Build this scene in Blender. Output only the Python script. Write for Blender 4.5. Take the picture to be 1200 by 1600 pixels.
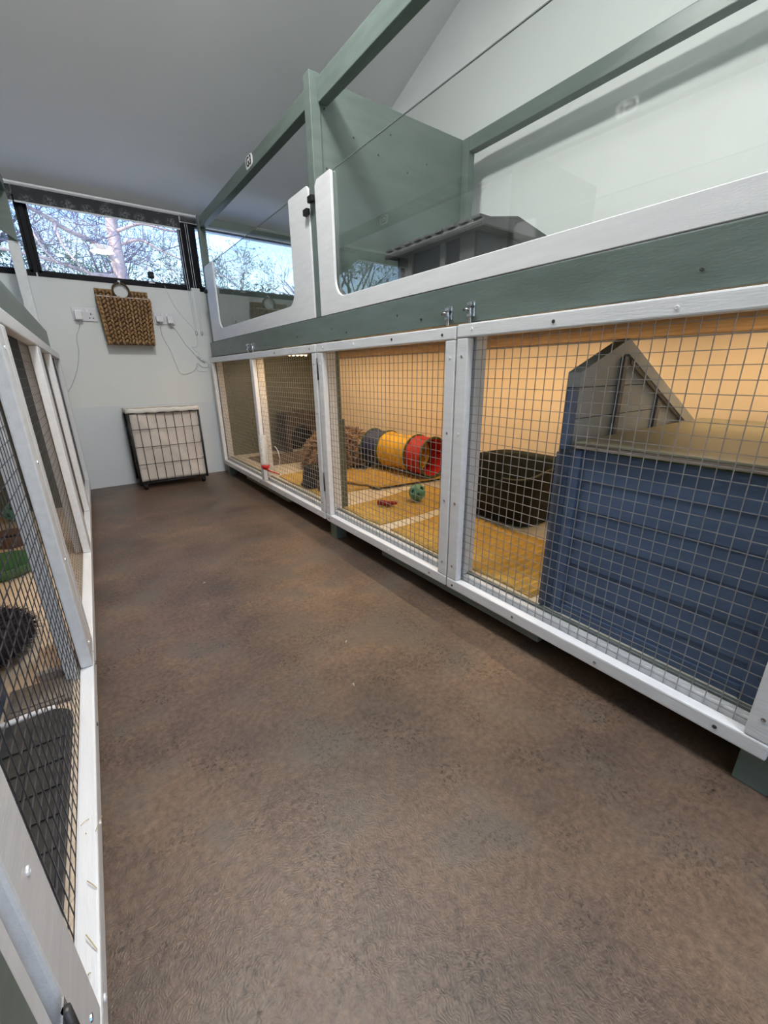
import bpy, bmesh, math, random
from mathutils import Vector, Matrix, noise as mnoise

for o in list(bpy.data.objects):
    bpy.data.objects.remove(o)
scene = bpy.context.scene
COL = scene.collection
random.seed(7)

# ------------------------------------------------------------------ camera
CAM = bpy.data.cameras.new('camera')
cam = bpy.data.objects.new('camera', CAM)
COL.objects.link(cam)
CAM.sensor_fit = 'HORIZONTAL'
CAM.sensor_width = 36.0
CAM.lens = 643.0 / 1200.0 * 36.0
CAM.clip_start = 0.02
CAM.clip_end = 400
# columns: camera right, up, back in world axes
R = ((0.80661974, -0.19754458, 0.55708233), (-0.59097516, -0.25259422, 0.76612304), (-0.01062768, -0.94719179, -0.32049143))
M = Matrix.Identity(4)
for i in range(3):
    M[i][0] = R[i][0]
    M[i][1] = -R[i][1]
    M[i][2] = -R[i][2]
M[0][3], M[1][3], M[2][3] = 0.0, 0.0, 0.84
cam.matrix_world = M
scene.camera = cam

# ------------------------------------------------------------------ world, sun, exposure
world = bpy.data.worlds.new('sky')
scene.world = world
world.use_nodes = True
wn = world.node_tree
wn.nodes.clear()
w_out = wn.nodes.new('ShaderNodeOutputWorld')
w_bg = wn.nodes.new('ShaderNodeBackground')
w_tc = wn.nodes.new('ShaderNodeTexCoord')
w_sep = wn.nodes.new('ShaderNodeSeparateXYZ')
w_ramp = wn.nodes.new('ShaderNodeValToRGB')
wn.links.new(w_tc.outputs['Generated'], w_sep.inputs[0])
wn.links.new(w_sep.outputs['Z'], w_ramp.inputs[0])
e = w_ramp.color_ramp.elements
e[0].position = 0.0
e[0].color = (0.90, 0.96, 1.0, 1)
e[1].position = 0.75
e[1].color = (0.16, 0.38, 1.0, 1)
m = e.new(0.16)
m.color = (0.55, 0.80, 1.0, 1)
m = e.new(0.32)
m.color = (0.18, 0.42, 1.0, 1)
wn.links.new(w_ramp.outputs[0], w_bg.inputs[0])
w_bg.inputs[1].default_value = 3.0
wn.links.new(w_bg.outputs[0], w_out.inputs[0])

SUN = bpy.data.lights.new('sun', 'SUN')
SUN.energy = 9.0
SUN.angle = 0.02
SUN.color = (1.0, 0.93, 0.84)
sun = bpy.data.objects.new('sun', SUN)
COL.objects.link(sun)
sun.rotation_euler = Vector((0.80, 0.34, -0.56)).to_track_quat('-Z', 'Y').to_euler()

LAMP_W = 30.0      # ceiling lamps
LED_W = 6.0        # warm strips under the tier
vs = scene.view_settings
vs.view_transform = 'Standard'
vs.look = 'None'
vs.gamma = 1.0
vs.use_curve_mapping = False
vs.exposure = 0.12

# ------------------------------------------------------------------ materials
MATS = {}


def newmat(name):
    m = bpy.data.materials.new(name)
    m.use_nodes = True
    nt = m.node_tree
    b = nt.nodes['Principled BSDF']
    MATS[name] = m
    return m, nt, b


def pm(name, c1, c2=None, scale=8.0, rough=0.5, bump=0.0, bscale=60.0, metallic=0.0, stretch=None, detail=4.0, lo=0.35, hi=0.65, spec=0.5):
    """plain procedural material: two colours mixed by noise, with fine relief"""
    m, nt, b = newmat(name)
    c2 = c2 or tuple(v * 0.86 for v in c1)
    tc = nt.nodes.new('ShaderNodeTexCoord')
    mp = nt.nodes.new('ShaderNodeMapping')
    nt.links.new(tc.outputs['Object'], mp.inputs[0])
    if stretch:
        mp.inputs['Scale'].default_value = stretch
    nz = nt.nodes.new('ShaderNodeTexNoise')
    nz.inputs['Scale'].default_value = scale
    nz.inputs['Detail'].default_value = detail
    nt.links.new(mp.outputs[0], nz.inputs['Vector'])
    rp = nt.nodes.new('ShaderNodeValToRGB')
    rp.color_ramp.elements[0].position = lo
    rp.color_ramp.elements[1].position = hi
    rp.color_ramp.elements[0].color = (*c2, 1)
    rp.color_ramp.elements[1].color = (*c1, 1)
    nt.links.new(nz.outputs['Fac'], rp.inputs[0])
    nt.links.new(rp.outputs[0], b.inputs['Base Color'])
    b.inputs['Roughness'].default_value = rough
    b.inputs['Metallic'].default_value = metallic
    b.inputs['Specular IOR Level'].default_value = spec
    if bump:
        n2 = nt.nodes.new('ShaderNodeTexNoise')
        n2.inputs['Scale'].default_value = bscale
        n2.inputs['Detail'].default_value = 5
        nt.links.new(mp.outputs[0], n2.inputs['Vector'])
        bp = nt.nodes.new('ShaderNodeBump')
        bp.inputs['Strength'].default_value = bump
        bp.inputs['Distance'].default_value = 0.004
        nt.links.new(n2.outputs['Fac'], bp.inputs['Height'])
        nt.links.new(bp.outputs[0], b.inputs['Normal'])
    return m


def glassmat(name, tint=(1, 1, 1), ior=1.49, rough=0.0):
    m = bpy.data.materials.new(name)
    m.use_nodes = True
    nt = m.node_tree
    nt.nodes.clear()
    out = nt.nodes.new('ShaderNodeOutputMaterial')
    mix = nt.nodes.new('ShaderNodeMixShader')
    tr = nt.nodes.new('ShaderNodeBsdfTransparent')
    tr.inputs[0].default_value = (*tint, 1)
    gl = nt.nodes.new('ShaderNodeBsdfGlossy')
    gl.inputs['Roughness'].default_value = rough
    fr = nt.nodes.new('ShaderNodeFresnel')
    geo = nt.nodes.new('ShaderNodeNewGeometry')
    io = nt.nodes.new('ShaderNodeMix')      # leaving the sheet behaves like entering it: no total reflection in a thin pane
    io.inputs[2].default_value = ior
    io.inputs[3].default_value = 1.0 / ior
    nt.links.new(geo.outputs['Backfacing'], io.inputs[0])
    nt.links.new(io.outputs[0], fr.inputs['IOR'])
    # faint handling haze on the sheet
    nz = nt.nodes.new('ShaderNodeTexNoise')
    nz.inputs['Scale'].default_value = 2.5
    mul = nt.nodes.new('ShaderNodeMath')
    mul.operation = 'MULTIPLY_ADD'
    mul.inputs[1].default_value = 0.02
    nt.links.new(nz.outputs['Fac'], mul.inputs[0])
    nt.links.new(fr.outputs[0], mul.inputs[2])
    nt.links.new(mul.outputs[0], mix.inputs[0])
    nt.links.new(tr.outputs[0], mix.inputs[1])
    nt.links.new(gl.outputs[0], mix.inputs[2])
    nt.links.new(mix.outputs[0], out.inputs[0])
    MATS[name] = m
    return m


def emit(name, col, strength):
    m, nt, b = newmat(name)
    b.inputs['Base Color'].default_value = (*col, 1)
    b.inputs['Emission Color'].default_value = (*col, 1)
    b.inputs['Emission Strength'].default_value = strength
    return m


pm('sage', (0.134, 0.174, 0.156), (0.114, 0.149, 0.134), 5, 0.42, 0.12, 40, stretch=(1, 1, 6))
pm('sage_rail', (0.134, 0.174, 0.158), (0.106, 0.141, 0.126), 6, 0.33, 0.12, 50, stretch=(6, 1, 6))
pm('olive_panel', (0.118, 0.130, 0.085), (0.095, 0.108, 0.070), 4, 0.5, 0.15, 30)
pm('white_gloss', (0.74, 0.755, 0.78), (0.68, 0.695, 0.72), 7, 0.35, 0.14, 35, stretch=(8, 1, 8))
pm('white_board', (0.74, 0.75, 0.765), (0.69, 0.70, 0.72), 9, 0.45, 0.08, 90, stretch=(6, 1, 6))
pm('wall_white', (0.72, 0.745, 0.735), (0.69, 0.715, 0.705), 2.5, 0.6, 0.12, 90)
pm('wall_panel', (0.69, 0.72, 0.745), (0.66, 0.69, 0.715), 2.5, 0.45, 0.08, 70)
pm('ceiling_paint', (0.80, 0.81, 0.82), (0.77, 0.78, 0.79), 1.5, 0.55, 0.1, 80)
pm('wood_batten', (0.55, 0.37, 0.20), (0.42, 0.26, 0.13), 9, 0.55, 0.3, 50, stretch=(12, 1, 12))
pm('wood_floor', (0.70, 0.58, 0.44), (0.62, 0.50, 0.37), 7, 0.5, 0.15, 60, stretch=(1, 5, 1))
pm('pen_wall', (0.84, 0.72, 0.55), (0.80, 0.68, 0.51), 3, 0.55, 0.1, 60)
pm('pen_vinyl', (0.66, 0.62, 0.54), (0.58, 0.54, 0.46), 14, 0.5, 0.1, 90)
pm('galv_wire', (0.36, 0.365, 0.38), (0.26, 0.265, 0.28), 40, 0.4, 0, metallic=0.5)
pm('dark_wire', (0.10, 0.10, 0.12), (0.07, 0.07, 0.085), 40, 0.35, 0, metallic=0.5)
pm('black_metal', (0.012, 0.012, 0.014), (0.02, 0.02, 0.022), 20, 0.45, 0.1, 60)
pm('black_plastic', (0.008, 0.008, 0.008), (0.013, 0.013, 0.012), 14, 0.5, 0.12, 90, spec=0.2)
pm('black_frame', (0.004, 0.004, 0.007), (0.006, 0.006, 0.010), 20, 0.5, spec=0.15)
pm('chrome', (0.75, 0.77, 0.8), (0.5, 0.52, 0.55), 60, 0.18, 0, metallic=1.0)
pm('screw_steel', (0.10, 0.095, 0.09), (0.05, 0.05, 0.05), 60, 0.4, 0, metallic=0.6)
pm('blue_paint', (0.090, 0.145, 0.255), (0.073, 0.120, 0.215), 5, 0.5, 0.25, 45, stretch=(1, 1, 5))
pm('grey_paint', (0.33, 0.355, 0.365), (0.29, 0.315, 0.325), 6, 0.55, 0.2, 40)
pm('grey_trim', (0.12, 0.13, 0.15), (0.10, 0.11, 0.13), 6, 0.55, 0.2, 40)
pm('ply_top', (0.27, 0.265, 0.20), (0.235, 0.23, 0.17), 3, 0.5, 0.12, 120)
pm('ply_edge', (0.50, 0.43, 0.36), (0.20, 0.16, 0.13), 3, 0.6, 0.2, 60, stretch=(1, 1, 80))
pm('mustard', (0.54, 0.36, 0.085), (0.40, 0.26, 0.055), 35, 0.85, 0.5, 260, lo=0.3, hi=0.7)
pm('brown_mat', (0.16, 0.12, 0.085), (0.10, 0.075, 0.055), 50, 0.9, 0.6, 200)
pm('shaggy', (0.36, 0.24, 0.15), (0.22, 0.14, 0.085), 60, 0.9)
pm('wicker_dark', (0.090, 0.070, 0.054), (0.045, 0.035, 0.028), 40, 0.85, 0.6, 120)
pm('cloth_blue', (0.018, 0.036, 0.120), (0.013, 0.026, 0.090), 12, 0.6, 0.3, 40)
pm('cloth_yellow', (0.78, 0.47, 0.02), (0.66, 0.38, 0.014), 9, 0.6, 0.4, 30)
pm('cloth_red', (0.56, 0.022, 0.014), (0.44, 0.014, 0.010), 9, 0.6, 0.4, 30)
pm('cloth_green', (0.055, 0.10, 0.035), (0.04, 0.075, 0.025), 20, 0.7, 0.3, 60)
pm('ball_green', (0.10, 0.34, 0.26), (0.085, 0.29, 0.22), 20, 0.35)
pm('carrot_red', (0.33, 0.018, 0.014), (0.22, 0.010, 0.010), 30, 0.6, 0.5, 120)
pm('tray_dark', (0.020, 0.024, 0.018), (0.014, 0.017, 0.013), 16, 0.55, 0.15, 90, spec=0.25)
pm('bottle_clear', (0.80, 0.80, 0.76), (0.72, 0.72, 0.68), 25, 0.12)
MATS['bottle_clear'].node_tree.nodes['Principled BSDF'].inputs['Alpha'].default_value = 0.45
pm('cap_red', (0.62, 0.02, 0.02), (0.5, 0.015, 0.015), 20, 0.35)
pm('steel', (0.55, 0.55, 0.55), (0.4, 0.4, 0.4), 20, 0.25, 0, metallic=1.0)
pm('house_grey', (0.125, 0.122, 0.125), (0.10, 0.098, 0.10), 12, 0.6, 0.3, 50)
pm('house_dark', (0.022, 0.025, 0.035), (0.016, 0.018, 0.026), 12, 0.5, 0.2, 60)
pm('rattan', (0.46, 0.28, 0.13), (0.22, 0.12, 0.05), 28, 0.7, 0.5, 120, lo=0.3, hi=0.75)
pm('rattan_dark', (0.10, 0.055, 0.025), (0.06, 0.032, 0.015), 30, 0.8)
pm('liner', (0.66, 0.60, 0.55), (0.60, 0.545, 0.50), 5, 0.85, 0.25, 40)
pm('liner_cuff', (0.74, 0.72, 0.68), (0.68, 0.66, 0.62), 9, 0.85, 0.25, 60)
pm('socket_white', (0.70, 0.70, 0.74), (0.66, 0.66, 0.70), 10, 0.35)
pm('plug_white', (0.80, 0.80, 0.82), (0.76, 0.76, 0.78), 10, 0.3)
pm('cable_grey', (0.55, 0.56, 0.58), (0.5, 0.51, 0.53), 30, 0.5)
pm('cord_white', (0.74, 0.76, 0.80), (0.68, 0.70, 0.74), 30, 0.6)
pm('bark', (0.46, 0.35, 0.32), (0.26, 0.19, 0.18), 7, 0.9, 0.9, 30, stretch=(1, 1, 0.25))
pm('bark_grey', (0.26, 0.23, 0.21), (0.15, 0.13, 0.13), 9, 0.9, 0.6, 30)
pm('twig', (0.16, 0.14, 0.20), (0.10, 0.09, 0.14), 9, 0.9)
pm('needles', (0.075, 0.135, 0.075), (0.035, 0.075, 0.045), 3, 0.8)
pm('leaf_teal', (0.10, 0.20, 0.14), (0.05, 0.11, 0.08), 3, 0.8)
pm('leaf_dark', (0.035, 0.060, 0.040), (0.020, 0.035, 0.026), 3, 0.8)
pm('bounce_pale', (0.66, 0.64, 0.60), (0.56, 0.54, 0.50), 5, 0.85, 0.4, 40)  # for the added slab outside, pale to reflect sunlight
pm('grass', (0.10, 0.16, 0.05), (0.07, 0.11, 0.03), 6, 0.95, 0.6, 40)
pm('green_bowl', (0.06, 0.18, 0.06), (0.04, 0.14, 0.045), 12, 0.25)
pm('brown_bowl', (0.15, 0.085, 0.055), (0.11, 0.06, 0.04), 12, 0.4)
pm('rubber_dark', (0.030, 0.033, 0.034), (0.020, 0.022, 0.023), 18, 0.6, 0.7, 40)
pm('black_fur', (0.010, 0.010, 0.013), (0.018, 0.017, 0.020), 60, 0.9)
pm('stone_beige', (0.46, 0.37, 0.29), (0.38, 0.30, 0.23), 14, 0.75, 0.3, 70)
pm('straw', (0.60, 0.48, 0.24), (0.5, 0.38, 0.17), 30, 0.8)
pm('blind_rail', (0.72, 0.75, 0.78), (0.66, 0.69, 0.72), 14, 0.5)
pm('sign_white', (0.85, 0.85, 0.85), (0.8, 0.8, 0.8), 10, 0.4)
pm('ink', (0.01, 0.01, 0.01), (0.015, 0.015, 0.015), 10, 0.5)
pm('edge_tint', (0.16, 0.19, 0.18), (0.13, 0.155, 0.145), 10, 0.3)
glassmat('acrylic', (0.955, 0.97, 0.96), 1.62)
glassmat('window_glass', (0.97, 0.98, 0.98), 1.45)
emit('led_glow', (1.0, 0.72, 0.36), 14.0)
emit('lamp_glow', (1.0, 0.97, 0.92), 6.0)


def floor_material():
    m, nt, b = newmat('brown_vinyl')
    L = nt.links.new
    tc = nt.nodes.new('ShaderNodeTexCoord')
    big = nt.nodes.new('ShaderNodeTexNoise')
    big.inputs['Scale'].default_value = 2.3
    big.inputs['Detail'].default_value = 7
    big.inputs['Roughness'].default_value = 0.62
    L(tc.outputs['Object'], big.inputs['Vector'])
    r1 = nt.nodes.new('ShaderNodeValToRGB')
    el = r1.color_ramp.elements
    el[0].position = 0.30
    el[0].color = (0.072, 0.056, 0.045, 1)
    el[1].position = 0.70
    el[1].color = (0.228, 0.148, 0.096, 1)
    mm = el.new(0.5)
    mm.color = (0.142, 0.094, 0.064, 1)
    L(big.outputs['Fac'], r1.inputs[0])
    fine = nt.nodes.new('ShaderNodeTexNoise')
    fine.inputs['Scale'].default_value = 70
    fine.inputs['Detail'].default_value = 6
    fine.inputs['Roughness'].default_value = 0.7
    L(tc.outputs['Object'], fine.inputs['Vector'])
    r2 = nt.nodes.new('ShaderNodeValToRGB')
    r2.color_ramp.elements[0].position = 0.32
    r2.color_ramp.elements[0].color = (0.55, 0.55, 0.57, 1)
    r2.color_ramp.elements[1].position = 0.66
    r2.color_ramp.elements[1].color = (1.16, 1.14, 1.12, 1)
    L(fine.outputs['Fac'], r2.inputs[0])
    mx = nt.nodes.new('ShaderNodeMix')
    mx.data_type = 'RGBA'
    mx.blend_type = 'MULTIPLY'
    mx.inputs[0].default_value = 1.0
    L(r1.outputs[0], mx.inputs[6])
    L(r2.outputs[0], mx.inputs[7])
    # grey-green clouds and patches of small dark pits
    cl = nt.nodes.new('ShaderNodeTexNoise')
    cl.inputs['Scale'].default_value = 4.5
    cl.inputs['Detail'].default_value = 5
    L(tc.outputs['Object'], cl.inputs['Vector'])
    rc = nt.nodes.new('ShaderNodeValToRGB')
    rc.color_ramp.elements[0].position = 0.50
    rc.color_ramp.elements[0].color = (0, 0, 0, 1)
    rc.color_ramp.elements[1].position = 0.66
    rc.color_ramp.elements[1].color = (0.75, 0.75, 0.75, 1)
    L(cl.outputs['Fac'], rc.inputs[0])
    m2 = nt.nodes.new('ShaderNodeMix')
    m2.data_type = 'RGBA'
    m2.inputs[7].default_value = (0.098, 0.084, 0.068, 1)
    L(rc.outputs[0], m2.inputs[0])
    L(mx.outputs[2], m2.inputs[6])
    pit = nt.nodes.new('ShaderNodeTexNoise')
    pit.inputs['Scale'].default_value = 130
    pit.inputs['Detail'].default_value = 4
    pit.inputs['Distortion'].default_value = 0.8
    L(tc.outputs['Object'], pit.inputs['Vector'])
    rp_ = nt.nodes.new('ShaderNodeValToRGB')
    rp_.color_ramp.elements[0].position = 0.30
    rp_.color_ramp.elements[0].color = (0.25, 0.25, 0.25, 1)
    rp_.color_ramp.elements[1].position = 0.50
    rp_.color_ramp.elements[1].color = (1, 1, 1, 1)
    L(pit.outputs['Fac'], rp_.inputs[0])
    msk = nt.nodes.new('ShaderNodeTexNoise')
    msk.inputs['Scale'].default_value = 7
    msk.inputs['Detail'].default_value = 3
    L(tc.outputs['Object'], msk.inputs['Vector'])
    rm = nt.nodes.new('ShaderNodeValToRGB')
    rm.color_ramp.elements[0].position = 0.44
    rm.color_ramp.elements[1].position = 0.62
    L(msk.outputs['Fac'], rm.inputs[0])
    m3 = nt.nodes.new('ShaderNodeMix')
    m3.data_type = 'RGBA'
    m3.blend_type = 'MULTIPLY'
    L(rm.outputs[0], m3.inputs[0])
    L(m2.outputs[2], m3.inputs[6])
    L(rp_.outputs[0], m3.inputs[7])
    L(m3.outputs[2], b.inputs['Base Color'])
    vo = nt.nodes.new('ShaderNodeTexVoronoi')
    vo.feature = 'DISTANCE_TO_EDGE'
    vo.inputs['Scale'].default_value = 110
    wob = nt.nodes.new('ShaderNodeTexNoise')
    wob.inputs['Scale'].default_value = 18
    L(tc.outputs['Object'], wob.inputs['Vector'])
    va = nt.nodes.new('ShaderNodeVectorMath')
    va.operation = 'MULTIPLY_ADD'
    va.inputs[1].default_value = (0.12, 0.12, 0.12)
    L(wob.outputs['Color'], va.inputs[0])
    L(tc.outputs['Object'], va.inputs[2])
    L(va.outputs[0], vo.inputs['Vector'])
    ad = nt.nodes.new('ShaderNodeMath')
    ad.operation = 'ADD'
    L(vo.outputs['Distance'], ad.inputs[0])
    L(fine.outputs['Fac'], ad.inputs[1])
    bp = nt.nodes.new('ShaderNodeBump')
    bp.inputs['Strength'].default_value = 0.35
    bp.inputs['Distance'].default_value = 0.0018
    L(ad.outputs[0], bp.inputs['Height'])
    L(bp.outputs[0], b.inputs['Normal'])
    b.inputs['Roughness'].default_value = 0.42
    b.inputs['Specular IOR Level'].default_value = 0.5


floor_material()


def blind_material():
    m, nt, b = newmat('blind_fabric')
    L = nt.links.new
    tc = nt.nodes.new('ShaderNodeTexCoord')
    mp = nt.nodes.new('ShaderNodeMapping')
    mp.inputs['Scale'].default_value = (9.5, 0.0, 9.5)
    L(tc.outputs['Object'], mp.inputs[0])
    vo = nt.nodes.new('ShaderNodeTexVoronoi')
    vo.inputs['Scale'].default_value = 1.0
    vo.inputs['Randomness'].default_value = 0.25
    L(mp.outputs[0], vo.inputs['Vector'])
    nz = nt.nodes.new('ShaderNodeTexNoise')
    nz.inputs['Scale'].default_value = 90
    nz.inputs['Detail'].default_value = 3
    L(tc.outputs['Object'], nz.inputs['Vector'])
    r = nt.nodes.new('ShaderNodeValToRGB')
    r.color_ramp.elements[0].position = 0.22
    r.color_ramp.elements[0].color = (0.9, 0.9, 0.9, 1)
    r.color_ramp.elements[1].position = 0.46
    r.color_ramp.elements[1].color = (0, 0, 0, 1)
    L(vo.outputs['Distance'], r.inputs[0])
    r3 = nt.nodes.new('ShaderNodeValToRGB')
    r3.color_ramp.elements[0].position = 0.42
    r3.color_ramp.elements[1].position = 0.62
    L(nz.outputs['Fac'], r3.inputs[0])
    mu = nt.nodes.new('ShaderNodeMath')
    mu.operation = 'MULTIPLY'
    L(r.outputs[0], mu.inputs[0])
    L(r3.outputs[0], mu.inputs[1])
    mx = nt.nodes.new('ShaderNodeMix')
    mx.data_type = 'RGBA'
    mx.inputs[6].default_value = (0.040, 0.044, 0.048, 1)
    mx.inputs[7].default_value = (0.22, 0.23, 0.245, 1)
    L(mu.outputs[0], mx.inputs[0])
    L(mx.outputs[2], b.inputs['Base Color'])
    b.inputs['Roughness'].default_value = 0.85


blind_material()

# ------------------------------------------------------------------ builders


class Frame:
    """maps (depth behind the front plane, distance along the row, height) to the room"""

    def __init__(s, o, u, n):
        s.o, s.u, s.n = Vector(o), Vector(u).normalized(), Vector(n).normalized()

    def __call__(s, d, y, z):
        p = s.o + s.u * y + s.n * d
        return Vector((p.x, p.y, z))


FR = Frame((0.979, 0, 0), (0, 1, 0), (1, 0, 0))           # right hand row
FL = Frame((-0.130, 0, 0), (0.0315, 1, 0), (-1, 0.0315, 0))   # row along the other side, slightly turned
FW = Frame((0, 0, 0), (0, 1, 0), (1, 0, 0))


def _root(o):
    while o.parent:
        o = o.parent
    return o


def link(name, me, mat, parent=None, smooth=False):
    o = bpy.data.objects.new(name, me)
    if mat is not None:
        for k in (mat if isinstance(mat, (list, tuple)) else [mat]):
            me.materials.append(MATS[k])
    if smooth:
        for p in me.polygons:
            p.use_smooth = True
    COL.objects.link(o)
    if parent is not None:
        o.parent = parent
    return o


def fin(name, bm, mat, parent=None, smooth=False, recalc=True, origin=None):
    """bmesh in room coordinates -> object; children are stored relative to their thing"""
    if recalc:
        bmesh.ops.recalc_face_normals(bm, faces=bm.faces)
    if parent is not None:
        off = _root(parent).location.copy()
    else:
        if origin is None:
            xs = [v.co for v in bm.verts]
            off = Vector((sum((min(c.x for c in xs), max(c.x for c in xs))) / 2, sum((min(c.y for c in xs), max(c.y for c in xs))) / 2, min(c.z for c in xs)))
        else:
            off = Vector(origin)
    for v in bm.verts:
        v.co -= off
    me = bpy.data.meshes.new(name)
    bm.to_mesh(me)
    bm.free()
    o = link(name, me, mat, parent, smooth)
    if parent is None:
        o.location = off
    return o


def thing(name, label, cat, loc, group=None):
    o = bpy.data.objects.new(name, None)
    o.empty_display_size = 0.05
    COL.objects.link(o)
    o.location = loc
    o['label'] = label
    o['category'] = cat
    if group:
        o['group'] = group
    return o


def sub(name, parent):
    o = bpy.data.objects.new(name, None)
    o.empty_display_size = 0.03
    COL.objects.link(o)
    o.parent = parent
    return o


def tag(o, label, cat, group=None):
    o['label'] = label
    o['category'] = cat
    if group:
        o['group'] = group
    return o


def stuff(o):
    o['kind'] = 'stuff'
    return o


def structure(o):
    o['kind'] = 'structure'
    return o


def addbox(bm, a, b, fr=FW, bevel=0.0):
    c = [fr(x, y, z) for x in (a[0], b[0]) for y in (a[1], b[1]) for z in (a[2], b[2])]
    vs_ = [bm.verts.new(p) for p in c]
    fs = []
    for q in ((0, 1, 3, 2), (4, 6, 7, 5), (0, 4, 5, 1), (2, 3, 7, 6), (0, 2, 6, 4), (1, 5, 7, 3)):
        fs.append(bm.faces.new([vs_[i] for i in q]))
    if bevel:
        bmesh.ops.recalc_face_normals(bm, faces=fs)
        ed = list({e_ for f in fs for e_ in f.edges})
        bmesh.ops.bevel(bm, geom=ed, offset=bevel, segments=2, affect='EDGES', profile=0.6)
    return vs_


def box(name, a, b, mat, parent=None, fr=FW, bevel=0.003):
    bm = bmesh.new()
    addbox(bm, a, b, fr, bevel)
    return fin(name, bm, mat, parent)


def addtube(bm, pts, rad, seg=8, cap=True, closed=False):
    pts = [Vector(p) for p in pts]
    n = len(pts)
    rings = []
    prev = None
    for i, p in enumerate(pts):
        r = rad[i] if isinstance(rad, (list, tuple)) else rad
        if closed:
            t = pts[(i + 1) % n] - pts[i - 1]
        else:
            t = pts[min(i + 1, n - 1)] - pts[max(i - 1, 0)]
        if t.length < 1e-9:
            t = Vector((0, 0, 1))
        t.normalize()
        if prev is None:
            a = Vector((0, 0, 1)) if abs(t.z) < 0.9 else Vector((1, 0, 0))
            x = t.cross(a).normalized()
        else:
            x = (prev - t * prev.dot(t))
            x = x.normalized() if x.length > 1e-6 else t.orthogonal().normalized()
        prev = x
        y = t.cross(x)
        rings.append([bm.verts.new(p + (x * math.cos(2 * math.pi * k / seg) + y * math.sin(2 * math.pi * k / seg)) * r) for k in range(seg)])
    for i in range(n if closed else n - 1):
        A, B = rings[i], rings[(i + 1) % n]
        for k in range(seg):
            bm.faces.new((A[k], A[(k + 1) % seg], B[(k + 1) % seg], B[k]))
    if cap and not closed:
        bm.faces.new(rings[0][::-1])
        bm.faces.new(rings[-1])


def tube(name, pts, rad, mat, parent=None, seg=8, closed=False, smooth=True):
    bm = bmesh.new()
    addtube(bm, pts, rad, seg, True, closed)
    return fin(name, bm, mat, parent, smooth)


def addprism(bm, poly, ax):
    """poly: list of 3D points, ax: extrusion vector"""
    ax = Vector(ax)
    a = [bm.verts.new(Vector(p)) for p in poly]
    b = [bm.verts.new(Vector(p) + ax) for p in poly]
    bm.faces.new(a)
    bm.faces.new(b[::-1])
    n = len(a)
    for i in range(n):
        bm.faces.new((a[i], a[(i + 1) % n], b[(i + 1) % n], b[i]))


def prism(name, poly, ax, mat, parent=None, bevel=0.0):
    bm = bmesh.new()
    addprism(bm, poly, ax)
    if bevel:
        bmesh.ops.recalc_face_normals(bm, faces=bm.faces)
        bmesh.ops.bevel(bm, geom=list(bm.edges), offset=bevel, segments=1, affect='EDGES')
    return fin(name, bm, mat, parent)


def lathe(bm, prof, centre, axis=(0, 0, 1), seg=24, closed_prof=False):
    """prof: (radius, height) list"""
    axis = Vector(axis).normalized()
    x = axis.orthogonal().normalized()
    y = axis.cross(x)
    c = Vector(centre)
    rings = []
    for r, h in prof:
        rings.append([bm.verts.new(c + axis * h + (x * math.cos(2 * math.pi * k / seg) + y * math.sin(2 * math.pi * k / seg)) * max(r, 1e-5)) for k in range(seg)])
    for i in range(len(rings) - (0 if closed_prof else 1)):
        A, B = rings[i], rings[(i + 1) % len(rings)]
        for k in range(seg):
            bm.faces.new((A[k], A[(k + 1) % seg], B[(k + 1) % seg], B[k]))
    return rings


def lathed(name, prof, centre, mat, parent=None, axis=(0, 0, 1), seg=24):
    bm = bmesh.new()
    lathe(bm, prof, centre, axis, seg)
    bmesh.ops.remove_doubles(bm, verts=bm.verts, dist=1e-4)
    return fin(name, bm, mat, parent, True)


_screw = None


def screw(parent, fr, d, y, z, r=0.0042, mat='screw_steel'):
    bm = bmesh.new()
    p = fr(d, y, z)
    lathe(bm, [(0.0, 0.0012), (r * 0.45, 0.0012), (r * 0.55, 0.0016), (r, 0.0012), (r * 1.15, -0.002)], p, -fr.n, 10)
    return fin('screw', bm, mat, parent)


# ------------------------------------------------------------------ the room
YW, XR, XL, YB = 3.867, 2.0, -1.22, -1.6


def ceil_z(y):
    return 1.985 + 0.357 * (YW - y)


bm = bmesh.new()
addbox(bm, (XL - 0.1, YB - 0.1, -0.05), (XR + 0.1, YW + 0.1, 0.0))
structure(fin('floor', bm, 'brown_vinyl', origin=(0, 0, 0)))

bm = bmesh.new()
y0, y1 = YB - 0.1, YW + 0.14
addprism(bm, [(XL - 0.1, y0, ceil_z(y0)), (XL - 0.1, y1, ceil_z(y1)), (XL - 0.1, y1, ceil_z(y1) + 0.1), (XL - 0.1, y0, ceil_z(y0) + 0.1)], (XR - XL + 0.2, 0, 0))
structure(fin('ceiling', bm, 'ceiling_paint'))

for nm, xa, xb in (('wall_right', XR, XR + 0.1), ('wall_left', XL - 0.1, XL)):
    bm = bmesh.new()
    addprism(bm, [(xa, YB - 0.1, 0), (xa, YW + 0.1, 0), (xa, YW + 0.1, ceil_z(YW + 0.1)), (xa, YB - 0.1, ceil_z(YB - 0.1))], (xb - xa, 0, 0))
    structure(fin(nm, bm, 'wall_white'))

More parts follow.
